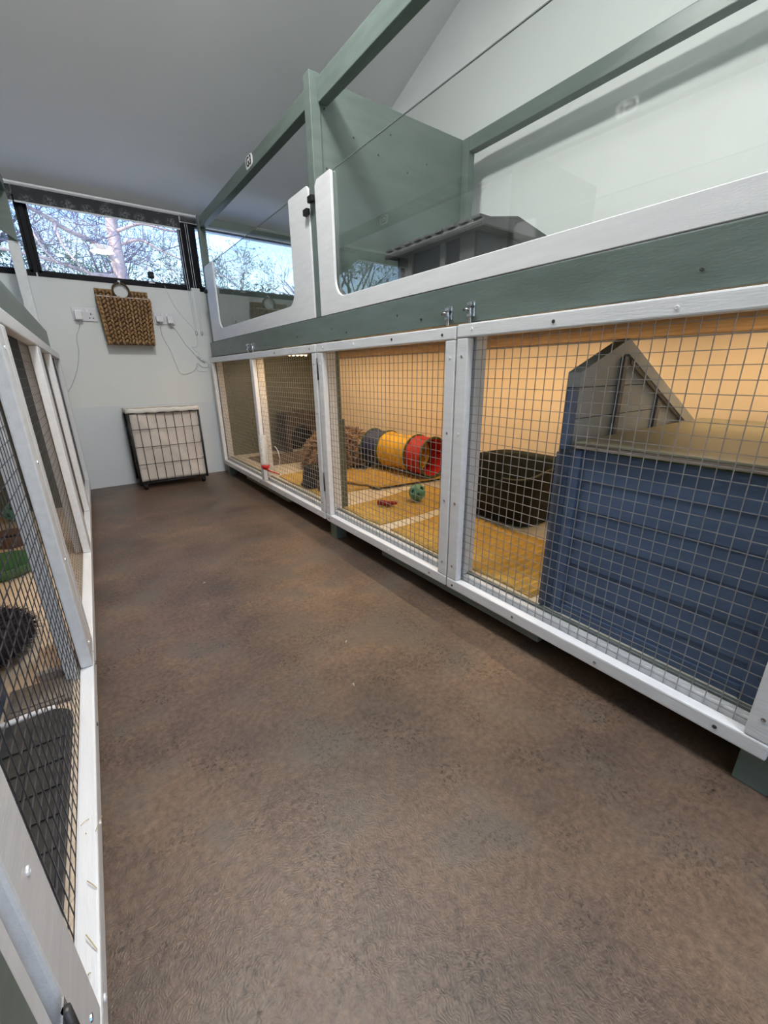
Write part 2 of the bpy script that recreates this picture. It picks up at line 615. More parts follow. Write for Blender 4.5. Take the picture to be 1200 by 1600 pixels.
WZ0, WZ1 = 1.497, 1.945
WINS = [(-1.12, -0.040), (-0.010, 0.925), (1.012, 1.925)]
bm = bmesh.new()
yb = YW + 0.12
addbox(bm, (XL, YW, 0.0), (XR, yb, WZ0))
addbox(bm, (XL, YW, WZ1), (XR, yb, ceil_z(yb)))
xs = [XL, -1.12, 1.925, XR]
addbox(bm, (xs[0], YW, WZ0), (xs[1], yb, WZ1))
addbox(bm, (xs[2], YW, WZ0), (xs[3], yb, WZ1))
wall_far = structure(fin('wall_far', bm, 'wall_white'))
box('lining_panel', (XL, YW - 0.004, 0.0), (XR, YW, 0.622), 'wall_panel', wall_far, bevel=0.001)
# curved pale cove where ceiling and window wall meet
bm = bmesh.new()
addprism(bm, [(XL, YW, 1.974), (XL, YW - 0.040, 1.974), (XL, YW - 0.046, 1.980), (XL, YW - 0.046, 1.990), (XL, YW, 1.984)], (XR - XL, 0, 0))
t1 = structure(fin('trim_1', bm, 'white_gloss'))

# back wall with a glazed garden door
bm = bmesh.new()
addbox(bm, (XL, YB - 0.1, 0), (0.0, YB, ceil_z(YB)))
addbox(bm, (0.9, YB - 0.1, 0), (XR, YB, ceil_z(YB)))
addbox(bm, (0.0, YB - 0.1, 2.05), (0.9, YB, ceil_z(YB)))
structure(fin('wall_back', bm, 'wall_white'))
bm = bmesh.new()
for a, b in (((0.0, 0.0), (0.08, 2.05)), ((0.82, 0.0), (0.9, 2.05)), ((0.08, 1.96), (0.82, 2.05)), ((0.08, 0.0), (0.82, 0.2))):
    addbox(bm, (a[0], YB - 0.07, a[1]), (b[0], YB - 0.02, b[1]), bevel=0.003)
door = structure(fin('door_1', bm, 'white_gloss'))
box('pane', (0.08, YB - 0.05, 0.2), (0.82, YB - 0.044, 1.96), 'window_glass', door, bevel=0)

# far windows: black frames, panes
for i, (xa, xb) in enumerate(WINS):
    bm = bmesh.new()
    fw = 0.018
    ya, ye = YW + 0.015, YW + 0.06
    la = xa - (0.03 if i == 2 else 0.0)
    addbox(bm, (xa, ya, WZ0), (xb, ye, WZ0 + fw), bevel=0.002)
    addbox(bm, (xa, ya, WZ1 - fw), (xb, ye, WZ1), bevel=0.002)
    addbox(bm, (la if i == 2 else xa, ya, WZ0), (xa + fw, ye, WZ1), bevel=0.002)
    addbox(bm, (xb - fw, ya, WZ0), (xb + (0.03 if i == 1 else 0), ye, WZ1), bevel=0.002)
    w = structure(fin('window_%d' % (i + 1), bm, 'black_frame'))
    box('pane', (xa + fw, YW + 0.032, WZ0 + fw), (xb - fw, YW + 0.038, WZ1 - fw), 'window_glass', w, bevel=0)
    box('sill', (xa - 0.01, YW - 0.006, WZ0 - 0.022), (xb + 0.012, YW + 0.03, WZ0), 'black_frame', w, bevel=0.002)
# black mullion posts between the windows
bm = bmesh.new()
addbox(bm, (-0.040, YW + 0.0, WZ0), (-0.010, YW + 0.07, WZ1), bevel=0.002)
addbox(bm, (0.955, YW + 0.02, WZ0), (0.982, YW + 0.07, WZ1), bevel=0.002)
structure(fin('trim_2', bm, 'black_frame'))

# ------------------------------------------------------------------ ceiling lamps above the aisle, beside and behind the camera
for i, (x, y, k, drop, up) in enumerate(((0.42, 1.35, 1.15, 0.03, 0.0), (0.77, -0.13, 0.42, 0.73, 6.0), (0.42, -1.1, 0.8, 0.03, 0.0))):
    z = ceil_z(y) - drop
    t = thing('ceiling_lamp', ['round white ceiling lamp nearest the window wall', 'round white ceiling lamp halfway along the aisle', 'round white ceiling lamp nearest the garden door'][i], 'lamp', (x, y, z - 0.07), 'ceiling lamps over the aisle')
    lathed('housing', [(0.0, 0.05), (0.165, 0.05), (0.17, 0.0), (0.15, -0.012), (0.15, 0.0), (0.0, 0.0)], (x, y, z - 0.06), 'white_gloss', t)
    lathed('diffuser', [(0.0, -0.075), (0.06, -0.070), (0.115, -0.045), (0.149, -0.004)], (x, y, z - 0.06), 'lamp_glow', t)
    tube('flex', [(x, y, z - 0.015), (x, y, ceil_z(y) - 0.03)], 0.004, 'white_gloss', t)
    lathed('ceiling_rose', [(0.0, 0.0), (0.045, 0.0), (0.05, 0.02), (0.05, 0.035)], (x, y, ceil_z(y) - 0.03), 'white_gloss', t)
    lathed('upper_glow', [(0.0, 0.02), (0.07, 0.016), (0.10, 0.0)], (x, y, z - 0.008), 'lamp_glow', t)
    lu = bpy.data.lights.new('ceiling_fill_spot', 'SPOT')  # upward spot added to brighten the ceiling
    lu.energy = LAMP_W * k * up
    lu.spot_size = math.radians(168)
    lu.spot_blend = 0.5
    lu.shadow_soft_size = 0.08
    uo = bpy.data.objects.new('ceiling_fill_spot', lu)
    COL.objects.link(uo)
    uo.parent = t
    uo.location = (0, 0, 0.10)
    uo.rotation_euler = (math.pi, 0, 0)
    ld = bpy.data.lights.new('lamp_light', 'AREA')
    ld.shape = 'DISK'
    ld.size = 0.30
    ld.energy = LAMP_W * k
    ld.color = (1.0, 0.99, 0.97)
    lo = bpy.data.objects.new('lamp_light', ld)
    COL.objects.link(lo)
    lo.parent = t
    lo.location = (0, 0, -0.07)

# ------------------------------------------------------------------ pen rows


def wire_mesh(parent, fr, y0, y1, z0, z1, d=0.0315, p=0.0272, r=0.00085, mat='galv_wire', phase=0.3):
    bm = bmesh.new()
    ny = int((y1 - y0) / p)
    for i in range(ny + 1):
        y = y0 + p * (i + phase)
        if y < y1:
            addbox(bm, (d - r, y - r, z0), (d + r, y + r, z1), fr)
    nz = int((z1 - z0) / p)
    for i in range(nz + 1):
        z = z0 + p * (i + 0.4)
        if z < z1:
            addbox(bm, (d + r, y0, z - r), (d + 3 * r, y1, z + r), fr)
    o = fin('wire_mesh', bm, mat, parent)
    stuff(o)
    return o


def mesh_door(row, fr, y0, y1, z0, z1, mids=(), sw=0.046, rw=0.038, wire='galv_wire', end='', phase=0.3, scr=True, rr=0.00085, pitch=0.0272):
    dr = sub('door', row)
    T = 0.030
    g = 0.0025
    box('bottom_rail', (0, y0 + g, z0), (T, y1 - g, z0 + rw), 'white_gloss', dr, fr, 0.004)
    box('top_rail', (0, y0 + g, z1 - rw), (T, y1 - g, z1), 'white_gloss', dr, fr, 0.004)
    yy = [(y0 + g, y0 + sw), (y1 - sw, y1 - g)] + [(m - sw * 0.5, m + sw * 0.5) for m in mids]
    for a, b in yy:
        box('stile', (0.001, a, z0 + rw + 0.0008), (T - 0.002, b, z1 - rw - 0.0008), 'white_gloss', dr, fr, 0.004)
    wire_mesh(dr, fr, y0 + 0.012, y1 - 0.012, z0 + 0.012, z1 - 0.012, mat=wire, phase=phase, r=rr, p=pitch)
    if scr:
        n = max(3, int((y1 - y0) / 0.19))
        for k in range(n):
            y = y0 + 0.06 + (y1 - y0 - 0.12) * k / (n - 1)
            screw(dr, fr, -0.0005, y, z1 - rw * 0.5 + random.uniform(-.003, .003), mat=random.choice(('screw_steel', 'white_gloss')))
            screw(dr, fr, -0.0005, y + 0.03, z0 + rw * 0.5 + random.uniform(-.003, .003), mat=random.choice(('screw_steel', 'white_gloss', 'chrome')))
        for a, b in yy:
            for k in range(4):
                screw(dr, fr, 0.0005, (a + b) / 2, z0 + 0.09 + (z1 - z0 - 0.18) * k / 3, mat=random.choice(('chrome', 'white_gloss')))
    return dr


def shoot_bolt(row, fr, y, z0, z1, d=0.012):
    b = sub('latch', row)
    box('plate', (d - 0.003, y - 0.012, z0 + 0.004), (d, y + 0.012, z1), 'chrome', b, fr, 0.0008)
    tube('bolt', [fr(d - 0.009, y, z0 - 0.012), fr(d - 0.009, y, z1 - 0.004)], 0.0042, 'chrome', b)
    for zz in (z0 + 0.008, z1 - 0.009):
        box('keeper', (d - 0.0155, y - 0.009, zz - 0.005), (d - 0.0025, y + 0.009, zz + 0.005), 'chrome', b, fr, 0.002)
    tube('knob', [fr(d - 0.009, y, (z0 + z1) / 2), fr(d - 0.016, y + 0.020, (z0 + z1) / 2 + 0.002)], [0.0035, 0.0055], 'steel', b)
    return b


def u_panel(row, fr, y0, y1, z0, z1, aw, bw, d0=0.012, th=0.012, rad=0.07, name='white_front'):
    """white board cut to a U with rounded inner corners, and the clear sheet behind it"""
    u = sub('front_panel', row)

    def outline():
        pts = [(y0, z1 - 0.0), (y0, z0), (y1, z0), (y1, z1)]
        ia, ib = y0 + aw[0], y1 - aw[1]
        c = 0.018
        pts = [(y0, z0), (y1, z0), (y1, z1 - c), (y1 - c, z1), (ib + c * 0.4, z1), (ib, z1 - c * 0.4)]
        for k in range(7):
            a = k / 6 * math.pi / 2
            pts.append((ib - rad + rad * math.cos(a), z0 + bw + rad - rad * math.sin(a)))
        for k in range(7):
            a = k / 6 * math.pi / 2
            pts.append((ia + rad - rad * math.sin(a), z0 + bw + rad - rad * math.cos(a)))
        pts += [(ia, z1 - c * 0.4), (ia - c * 0.4, z1), (y0 + c, z1), (y0, z1 - c)]
        return pts
    bm = bmesh.new()
    pts = outline()
    prism_pts = [fr(d0, y, z) for y, z in pts]
    addprism(bm, prism_pts, fr.n * th)
    bmesh.ops.recalc_face_normals(bm, faces=bm.faces)
    bmesh.ops.bevel(bm, geom=list(bm.edges), offset=0.0015, segments=1, affect='EDGES')
    fin(name, bm, 'white_board', u)
    box('clear_sheet', (d0 + th + 0.0005, y0 + 0.01, z0 + 0.01), (d0 + th + 0.0045, y1 - 0.01, z1 - 0.002), 'acrylic', u, fr, 0)
    box('sheet_edge', (d0 + th + 0.0005, y0 + 0.01, z1 - 0.0018), (d0 + th + 0.0045, y1 - 0.01, z1 + 0.0008), 'edge_tint', u, fr, 0)
    return u


def text_mesh(txt, size):
    cu = bpy.data.curves.new('txt', 'FONT')
    cu.body = txt
    cu.size = size
    cu.extrude = 0.0006
    cu.offset = size * 0.02
    cu.align_x = 'CENTER'
    cu.align_y = 'CENTER'
    o = bpy.data.objects.new('txt', cu)
    COL.objects.link(o)
    bpy.context.view_layer.update()
    dg = bpy.context.evaluated_depsgraph_get()
    me = bpy.data.meshes.new_from_object(o.evaluated_get(dg))
    bpy.data.objects.remove(o)
    return me


def sign(row, fr, d, y, z, txt, right=1):
    """white number plate on a rail; right: sign of row axis that reads left to right"""
    s = sub('number_sign', row)
    w, h = 0.092, 0.054
    pts = []
    r = 0.018
    for cy, cz, a0 in ((w / 2 - r, h / 2 - r, 0), (-w / 2 + r, h / 2 - r, 90), (-w / 2 + r, -h / 2 + r, 180), (w / 2 - r, -h / 2 + r, 270)):
        for k in range(5):
            a = math.radians(a0 + 90 * k / 4)
            pts.append((cy + r * math.cos(a), cz + r * math.sin(a)))
    bm = bmesh.new()
    addprism(bm, [fr(d - 0.003, y + a, z + b) for a, b in pts], fr.n * 0.003)
    fin('plate', bm, 'sign_white', s)
    me = text_mesh(txt, 0.058)
    root = _root(row).location
    for v in me.vertices:
        v.co = fr(d - 0.0035 - v.co.z, y + right * v.co.x, z + v.co.y) - root
    o = link('lettering', me, None, s)
    me.materials.clear()
    me.materials.append(MATS['ink'])
    return s


# ---- the row beside the aisle with the warm lit pens
RR = thing('pen_row', 'two tier sage green pen row with white mesh doors and warm lit interior', 'pet pen', (1.45, 1.9, 0.0))
ZF = 0.150
ZL = 0.105     # floor of the pens on the other side
YE = 3.775     # end of the row near the window wall
YN = -0.55     # near end, behind the camera
fr = FR
# base, floors
box('pen_floor', (0.0625, YN, ZF - 0.02), (1.015, YE, ZF), 'pen_vinyl', RR, fr, 0.001)
box('plinth', (0.034, YN, 0.095), (0.0515, YE, ZF - 0.002), 'white_gloss', RR, fr, 0.002)
box('lip', (0.052, YN, ZF - 0.015), (0.062, YE, ZF + 0.007), 'sage_rail', RR, fr, 0.002)
for ya, yb_ in ((0.585, 1.395), (2.41, 3.23), (-0.4, 0.0)):
    box('batten', (0.020, ya, 0.054), (0.060, yb_, 0.094), 'sage_rail', RR, fr, 0.003)
for y in (1.83, 0.065, 3.70, -0.5):
    box('leg', (0.016, y - 0.03, 0.0), (0.078, y + 0.03, 0.094), 'sage', RR, fr, 0.003)
for y in (1.83, 0.065, 3.70):
    box('leg', (0.86, y - 0.03, 0.0), (0.93, y + 0.03, 0.129), 'sage', RR, fr, 0.003)
# posts behind the doors
for y in (0.0, 0.93, 1.86, 2.80, 3.73):
    box('post', (0.034, y - 0.022, ZF), (0.079, y + 0.022, 1.04), 'white_gloss', RR, fr, 0.003)
# slot board at the removed divider and its lower channel; olive tone imitates shaded sage paint
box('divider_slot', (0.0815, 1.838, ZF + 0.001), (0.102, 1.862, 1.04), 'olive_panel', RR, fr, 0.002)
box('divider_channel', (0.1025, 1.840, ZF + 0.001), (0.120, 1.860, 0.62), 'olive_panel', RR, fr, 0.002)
# end panel and back wall lining of the lower pens
box('end_panel', (0.081, YE - 0.02, ZF), (1.0145, YE - 0.002, 1.04), 'olive_panel', RR, fr, 0.001)
box('back_lining', (1.015, YN, ZF - 0.02), (1.0195, YE, 1.04), 'pen_wall', RR, fr, 0.0)
box('back_batten', (0.970, YN, 0.968), (1.0145, YE - 0.021, 1.039), 'wood_batten', RR, fr, 0.002)
box('tier_floor', (0.051, YN, 1.041), (1.018, YE, 1.076), 'olive_panel', RR, fr, 0.001)
box('beam', (0.012, YN, 0.979), (0.050, YE - 0.04, 1.084), 'sage_rail', RR, fr, 0.003)
for y in (0.35, 1.14, 1.27, 1.62, 1.74, 2.1, 2.55, 3.2):
    screw(RR, fr, 0.0115, y, 1.0 + random.random() * 0.05, 0.0035)
# doors
mesh_door(RR, fr, 0.052, 0.962, 0.090, 0.975, phase=0.15)
mesh_door(RR, fr, 0.964, 1.874, 0.090, 0.972, phase=0.5)
mesh_door(RR, fr, 1.888, 3.765, 0.090, 0.972, mids=(2.795,), phase=0.2)
mesh_door(RR, fr, -0.50, 0.040, 0.090, 0.972, scr=False)
shoot_bolt(RR, fr, 1.005, 0.988, 1.030)
shoot_bolt(RR, fr, 0.914, 0.988, 1.034)
shoot_bolt(RR, fr, 2.74, 0.984, 1.026)
shoot_bolt(RR, fr, 2.83, 0.984, 1.026)
# hinge slot between the doors
for z in (0.30, 0.86):
    h = sub('hinge', RR)
    tube('pin', [fr(0.004, 1.881, z - 0.05), fr(0.004, 1.881, z + 0.05)], 0.005, 'screw_steel', h)
# upper tier
for y, z1_ in ((1.862, 1.965), (3.655, 1.945), (-0.3, 1.965)):
    box('post', (0.016, y - 0.026, 1.085), (0.061, y + 0.026, z1_), 'sage', RR, fr, 0.003)
box('rail', (0.018, 1.890, 1.858), (0.062, 3.628, 1.922), 'sage_rail', RR, fr, 0.003)
box('rail', (0.050, -0.27, 1.868), (0.095, 1.834, 1.948), 'sage_rail', RR, fr, 0.003)
box('upper_end_panel', (0.060, 3.690, 1.077), (1.015, 3.706, 1.488), 'sage', RR, fr, 0.001)
box('partition', (0.0625, 1.842, 1.077), (0.915, 1.860, 1.955), 'sage', RR, fr, 0.001)
box('post', (0.880, 1.797, 1.077), (0.925, 1.841, 1.954), 'sage', RR, fr, 0.003)
box('back_rail', (0.882, -0.3, 1.893), (0.930, 1.796, 1.955), 'sage_rail', RR, fr, 0.003)
box('back_rail', (0.882, 1.862, 1.880), (0.930, 3.60, 1.942), 'sage_rail', RR, fr, 0.003)
box('end_rail', (0.063, 3.635, 1.882), (0.930, 3.680, 1.936), 'sage', RR, fr, 0.003)
for y, z in ((1.842, 1.90), (1.842, 1.62)):
    pass
for x, z in ((1.06, 1.86), (1.06, 1.66), (1.20, 1.80), (1.33, 1.77), (1.50, 1.74), (1.62, 1.80), (1.40, 1.86)):
    bm = bmesh.new()
    lathe(bm, [(0.0, 0.0012), (0.002, 0.0012), (0.0035, 0.002), (0.004, -0.002)], (x, 1.8418, z), (0, -1, 0), 8)
    fin('screw', bm, 'screw_steel', RR)
u_panel(RR, fr, 1.892, 3.625, 1.086, 1.605, (0.205, 0.215), 0.078)
u_panel(RR, fr, -0.27, 1.832, 1.086, 1.600, (0.135, 0.135), 0.060)
for y, z in ((1.852, 1.540), (1.900, 1.504), (3.625, 1.44)):
    c = sub('turn_button', RR)
    box('button', (-0.006, y - 0.019, z - 0.012), (0.0115, y + 0.019, z + 0.012), 'black_plastic', c, fr, 0.003)
    tube('stub', [fr(-0.004, y, z), fr(0.001, y, z)], 0.005, 'black_metal', c)
sign(RR, fr, 0.018, 2.54, 1.898, 'G3', -1)

# ---- the row on the near side of the aisle
LR = thing('pen_row', 'mesh fronted pen row seen edge on beside the camera, full of bowls and mats', 'pet pen', (-0.55, 1.8, 0.0))
fr = FL
LE, LN = 3.72, -0.60
box('pen_floor', (0.033, LN, ZL - 0.02), (1.0, LE, ZL), 'wood_floor', LR, fr, 0.001)
for y in (0.0, 1.25, 2.2, 3.60):
    box('leg', (0.05, y - 0.03, 0.0), (0.11, y + 0.03, 0.084), 'sage', LR, fr, 0.003)
for y in (0.36, 1.18, 2.15, 2.87, 3.68):
    box('post', (0.034, y - 0.022, ZL), (0.058, y + 0.022, 1.04), 'white_gloss', LR, fr, 0.003)
box('back_lining', (1.0005, LN, ZL - 0.02), (1.008, LE, 1.04), 'pen_wall', LR, fr, 0)
box('end_panel', (0.081, LE - 0.02, ZL), (1.0, LE - 0.002, 1.04), 'stone_beige', LR, fr, 0.001)
box('divider', (0.0815, 3.00, ZL), (1.0, 3.015, 1.04), 'olive_panel', LR, fr, 0.001)
box('tier_floor', (0.051, LN, 1.041), (1.005, LE, 1.076), 'olive_panel', LR, fr, 0.001)
box('beam', (0.012, LN, 0.990), (0.050, 3.20, 1.088), 'sage_rail', LR, fr, 0.006)
mesh_door(LR, fr, 0.360, 1.258, 0.078, 0.988, wire='dark_wire', sw=0.075, phase=0.4, rr=0.0007, pitch=0.0305)
mesh_door(LR, fr, 1.260, 2.135, 0.078, 0.988, wire='dark_wire', sw=0.055, scr=False, rr=0.0005)
mesh_door(LR, fr, 2.137, 3.715, 0.078, 0.988, wire='dark_wire', sw=0.055, mids=(2.80,), scr=False, rr=0.0005)
# solid lower kick boards behind the nearest door
box('side_board', (0.004, LN, 0.05), (0.033, 0.322, 0.988), 'sage', LR, fr, 0.002)
box('edge_strip', (0.006, 0.3235, 0.05), (0.030, 0.346, 0.988), 'white_gloss', LR, fr, 0.004)
h = sub('hinge', LR)
tube('pin', [fr(-0.004, 0.347, 0.20), fr(-0.004, 0.347, 0.29)], 0.0042, 'screw_steel', h)
box('leaf', (-0.002, 0.335, 0.20), (-0.0002, 0.359, 0.29), 'steel', h, fr, 0)
# upper tier
box('post', (0.060, 3.635, 1.62), (0.105, 3.680, 1.95), 'sage', LR, fr, 0.003)
box('white_post', (0.058, 3.635, 1.077), (0.112, 3.680, 1.619), 'white_gloss', LR, fr, 0.004)
box('post', (0.060, 1.70, 1.077), (0.105, 1.745, 1.95), 'sage', LR, fr, 0.003)
box('rail', (0.060, 1.746, 1.868), (0.105, 3.634, 1.945), 'sage_rail', LR, fr, 0.003)
box('rail', (0.060, LN, 1.868), (0.105, 1.699, 1.945), 'sage_rail', LR, fr, 0.003)
prism('corner_brace', [fr(0.060, 3.610, 1.615), fr(0.062, 3.610, 1.867), fr(0.36, 3.610, 1.867), fr(0.36, 3.610, 1.835)], (0, 0.018, 0), 'sage', LR)
box('partition', (0.106, 1.715, 1.077), (0.90, 1.733, 1.955), 'sage', LR, fr, 0.001)
u_panel(LR, fr, -0.35, 1.695, 1.090, 1.600, (0.13, 0.13), 0.06, d0=0.045)
sign(LR, fr, 0.060, 2.86, 1.905, 'G2', 1)
sign(LR, fr, 0.060, 1.17, 1.905, 'G1', 1)

# ------------------------------------------------------------------ warm light strips inside the lower pens


def led_strip(x0, x1, y, z, label, wscale=1.0, n=6):
    t = thing('light_strip', label, 'light', ((x0 + x1) / 2, y, z - 0.008), 'light strips under the tier')
    box('channel', (x0, y - 0.012, z), (x1, y + 0.012, z + 0.012), 'white_gloss', t, bevel=0.001)
    for k in range(n):
        x = x0 + (x1 - x0) * (k + 0.5) / n
        bm = bmesh.new()
        lathe(bm, [(0.0, -0.008), (0.006, -0.007), (0.009, -0.002), (0.009, 0.0)], (x, y, z), (0, 0, 1), 10)
        fin('led', bm, 'led_glow', t, True)
    ld = bpy.data.lights.new('led_light', 'AREA')
    ld.shape = 'RECTANGLE'
    ld.size = abs(x1 - x0)
    ld.size_y = 0.03
    ld.energy = LED_W * wscale
    ld.color = (1.0, 0.67, 0.35)
    lo = bpy.data.objects.new('led_light', ld)
    COL.objects.link(lo)
    lo.parent = t
    lo.location = (0, 0, -0.004)
    box('bracket', (x0 + 0.01, y - 0.006, z + 0.012), (x0 + 0.022, y + 0.006, 1.0408), 'white_gloss', t, bevel=0.001)
    box('bracket', (x1 - 0.022, y - 0.006, z + 0.012), (x1 - 0.01, y + 0.006, 1.0408), 'white_gloss', t, bevel=0.001)


def led_strip_y(x, y0, y1, z, label, wscale=1.0):
    t = thing('light_strip', label, 'light', (x, (y0 + y1) / 2, z - 0.008), 'light strips under the tier')
    box('channel', (x - 0.012, y0, z), (x + 0.012, y1, z + 0.0125), 'white_gloss', t, bevel=0.001)
    n = int((y1 - y0) / 0.06)
    for k in range(n):
        y = y0 + (y1 - y0) * (k + 0.5) / n
        bm = bmesh.new()
        lathe(bm, [(0.0, -0.006), (0.005, -0.005), (0.007, -0.002), (0.007, 0.0)], (x, y, z), (0, 0, 1), 8)
        fin('led', bm, 'led_glow', t, True)
    ld = bpy.data.lights.new('led_light', 'AREA')
    ld.shape = 'RECTANGLE'
    ld.size = 0.03
    ld.size_y = y1 - y0
    ld.energy = LED_W * wscale
    ld.color = (1.0, 0.67, 0.35)
    lo = bpy.data.objects.new('led_light', ld)
    COL.objects.link(lo)
    lo.parent = t
    lo.location = (0, 0, -0.004)


led_strip(1.13, 1.30, 2.62, 0.956, 'short strip of warm lamps glowing above the shaggy cushion', 0.30, 6)
led_strip_y(1.62, 2.02, 3.55, 1.028, 'long warm light strip above the striped play tunnel', 1.0)
led_strip_y(1.62, 0.70, 1.80, 1.028, 'long warm light strip above the black litter tray', 1.0)
led_strip_y(1.74, 0.02, 0.56, 1.028, 'warm light strip above the deck of the blue play house', 0.32)

# ------------------------------------------------------------------ blue play house with grey gable
H = thing('play_house', 'blue boarded rabbit play house with grey gable wall and flat deck', 'hutch', (1.45, 0.36, ZF))
hx0, hx1, hy0, hy1, ht = 1.053, 1.935, 0.092, 0.622, 0.640
bh = (ht - ZF) / 6.0
for k in range(6):
    z0_ = ZF + 0.004 + k * bh
    bm = bmesh.new()
    addprism(bm, [(hx0 + 0.010, hy0 + 0.04, z0_), (hx0 + 0.024, hy0 + 0.04, z0_), (hx0 + 0.024, hy0 + 0.04, z0_ + bh - 0.0015), (hx0 + 0.0145, hy0 + 0.04, z0_ + bh - 0.0015)], (0, hy1 - hy0 - 0.10, 0))
    fin('board', bm, 'blue_paint', H)
box('board_backing', (hx0 + 0.0245, hy0 + 0.04, ZF), (hx0 + 0.029, hy1 - 0.03, ht), 'blue_paint', H, bevel=0)
box('corner_trim', (hx0, hy1 - 0.060, ZF), (hx0 + 0.024, hy1 - 0.030, ht), 'blue_paint', H, bevel=0.002)
box('corner_trim', (hx0, hy0, ZF), (hx0 + 0.024, hy0 + 0.04, ht), 'blue_paint', H, bevel=0.002)
box('bottom_trim', (hx0 + 0.004, hy0 + 0.041, ZF), (hx0 + 0.0098, hy1 - 0.061, ZF + 0.03), 'blue_paint', H, bevel=0.001)
box('corner_trim', (hx0 + 0.002, hy1 - 0.029, ZF), (hx0 + 0.03, hy1 + 0.012, 0.628), 'blue_paint', H, bevel=0.002)
for k in range(0):
    box('clip', (hx0 - 0.004, hy1 - 0.002, 0.25 + k * 0.1), (hx0 + 0.0018, hy1 + 0.014, 0.272 + k * 0.1), 'blue_paint', H, bevel=0.001)
# gable wall: planks of different length under a sloping top
GY0, GY1 = 0.596, 0.612


def gtop(x):
    return min(0.836 + (x - 1.035) * 0.38, 0.922 - (x - 1.261) * 0.43)


zs = [ZF + 0.002, 0.30, 0.45, 0.60, 0.72, 0.80, 0.93]
for a, b in zip(zs[:-1], zs[1:]):
    x = 1.062
    poly = []
    xs_ = [1.062 + (1.905 - 1.062) * i / 40 for i in range(41)]
    top = [(q, min(b - 0.002, gtop(q) - 0.012)) for q in xs_]
    top = [(q, t) for q, t in top if t > a + 0.002]
    if len(top) < 2:
        continue
    poly = [(top[0][0], GY0, a), (top[-1][0], GY0, a)] + [(q, GY0, t) for q, t in reversed(top)]
    prism('gable_plank', poly, (0, GY1 - GY0, 0), 'grey_paint', H)
for x, w in ((1.255, 0.020), (1.52, 0.024)):
    prism('gable_stud', [(x, GY0 - 0.012, ZF + 0.003), (x + w, GY0 - 0.012, ZF + 0.003), (x + w, GY0 - 0.012, gtop(x + w) - 0.042), (x, GY0 - 0.012, gtop(x) - 0.042)], (0, 0.0115, 0), 'grey_trim', H)
for (xa, xb) in ((1.035, 1.261), (1.261, 1.87)):
    prism('barge_board', [(xa, GY0 - 0.014, gtop(xa + 1e-4)), (xb, GY0 - 0.014, gtop(xb - 1e-4)), (xb, GY0 - 0.014, gtop(xb - 1e-4) - 0.036), (xa, GY0 - 0.014, gtop(xa + 1e-4) - 0.036)], (0, 0.034, 0), 'grey_paint', H)
prism('gable_brace', [(1.285, GY0 - 0.016, 0.868), (1.80, GY0 - 0.016, 0.648), (1.80, GY0 - 0.016, 0.638), (1.285, GY0 - 0.016, 0.856)], (0, 0.003, 0), 'house_dark', H)
prism('gable_backing', [(1.036, GY1 + 0.0005, ZF + 0.002), (1.90, GY1 + 0.0005, ZF + 0.002), (1.90, GY1 + 0.0005, gtop(1.90) - 0.004), (1.261, GY1 + 0.0005, 0.918), (1.036, GY1 + 0.0005, 0.832)], (0, 0.004, 0), 'grey_trim', H)
box('edge_post', (1.034, 0.5965, 0.64), (1.0615, 0.6118, 0.798), 'blue_paint', H, bevel=0.002)
# deck: vinyl faced plywood
bm = bmesh.new()
addbox(bm, (hx0 - 0.004, hy0, 0.645), (hx1, GY0 - 0.015, 0.657), bevel=0.001)
fin('deck_edge', bm, 'ply_edge', H)
box('deck_top', (hx0 - 0.006, hy0 - 0.002, 0.6575), (hx1, GY0 - 0.015, 0.6635), 'ply_top', H, bevel=0.0015)
box('side_wall', (hx0 + 0.03, hy0 + 0.005, ZF), (hx1, hy0 + 0.022, ht), 'blue_paint', H, bevel=0.001)
box('deck_batten', (hx0 + 0.002, hy0 + 0.04, 0.6405), (hx0 + 0.03, hy1 - 0.14, 0.6445), 'cloth_green', H, bevel=0)


# ------------------------------------------------------------------ litter tray
def superellipse(a, rx, ry, n=5.0):
    c, s = math.cos(a), math.sin(a)
    return (rx * math.copysign(abs(c) ** (2 / n), c), ry * math.copysign(abs(s) ** (2 / n), s))


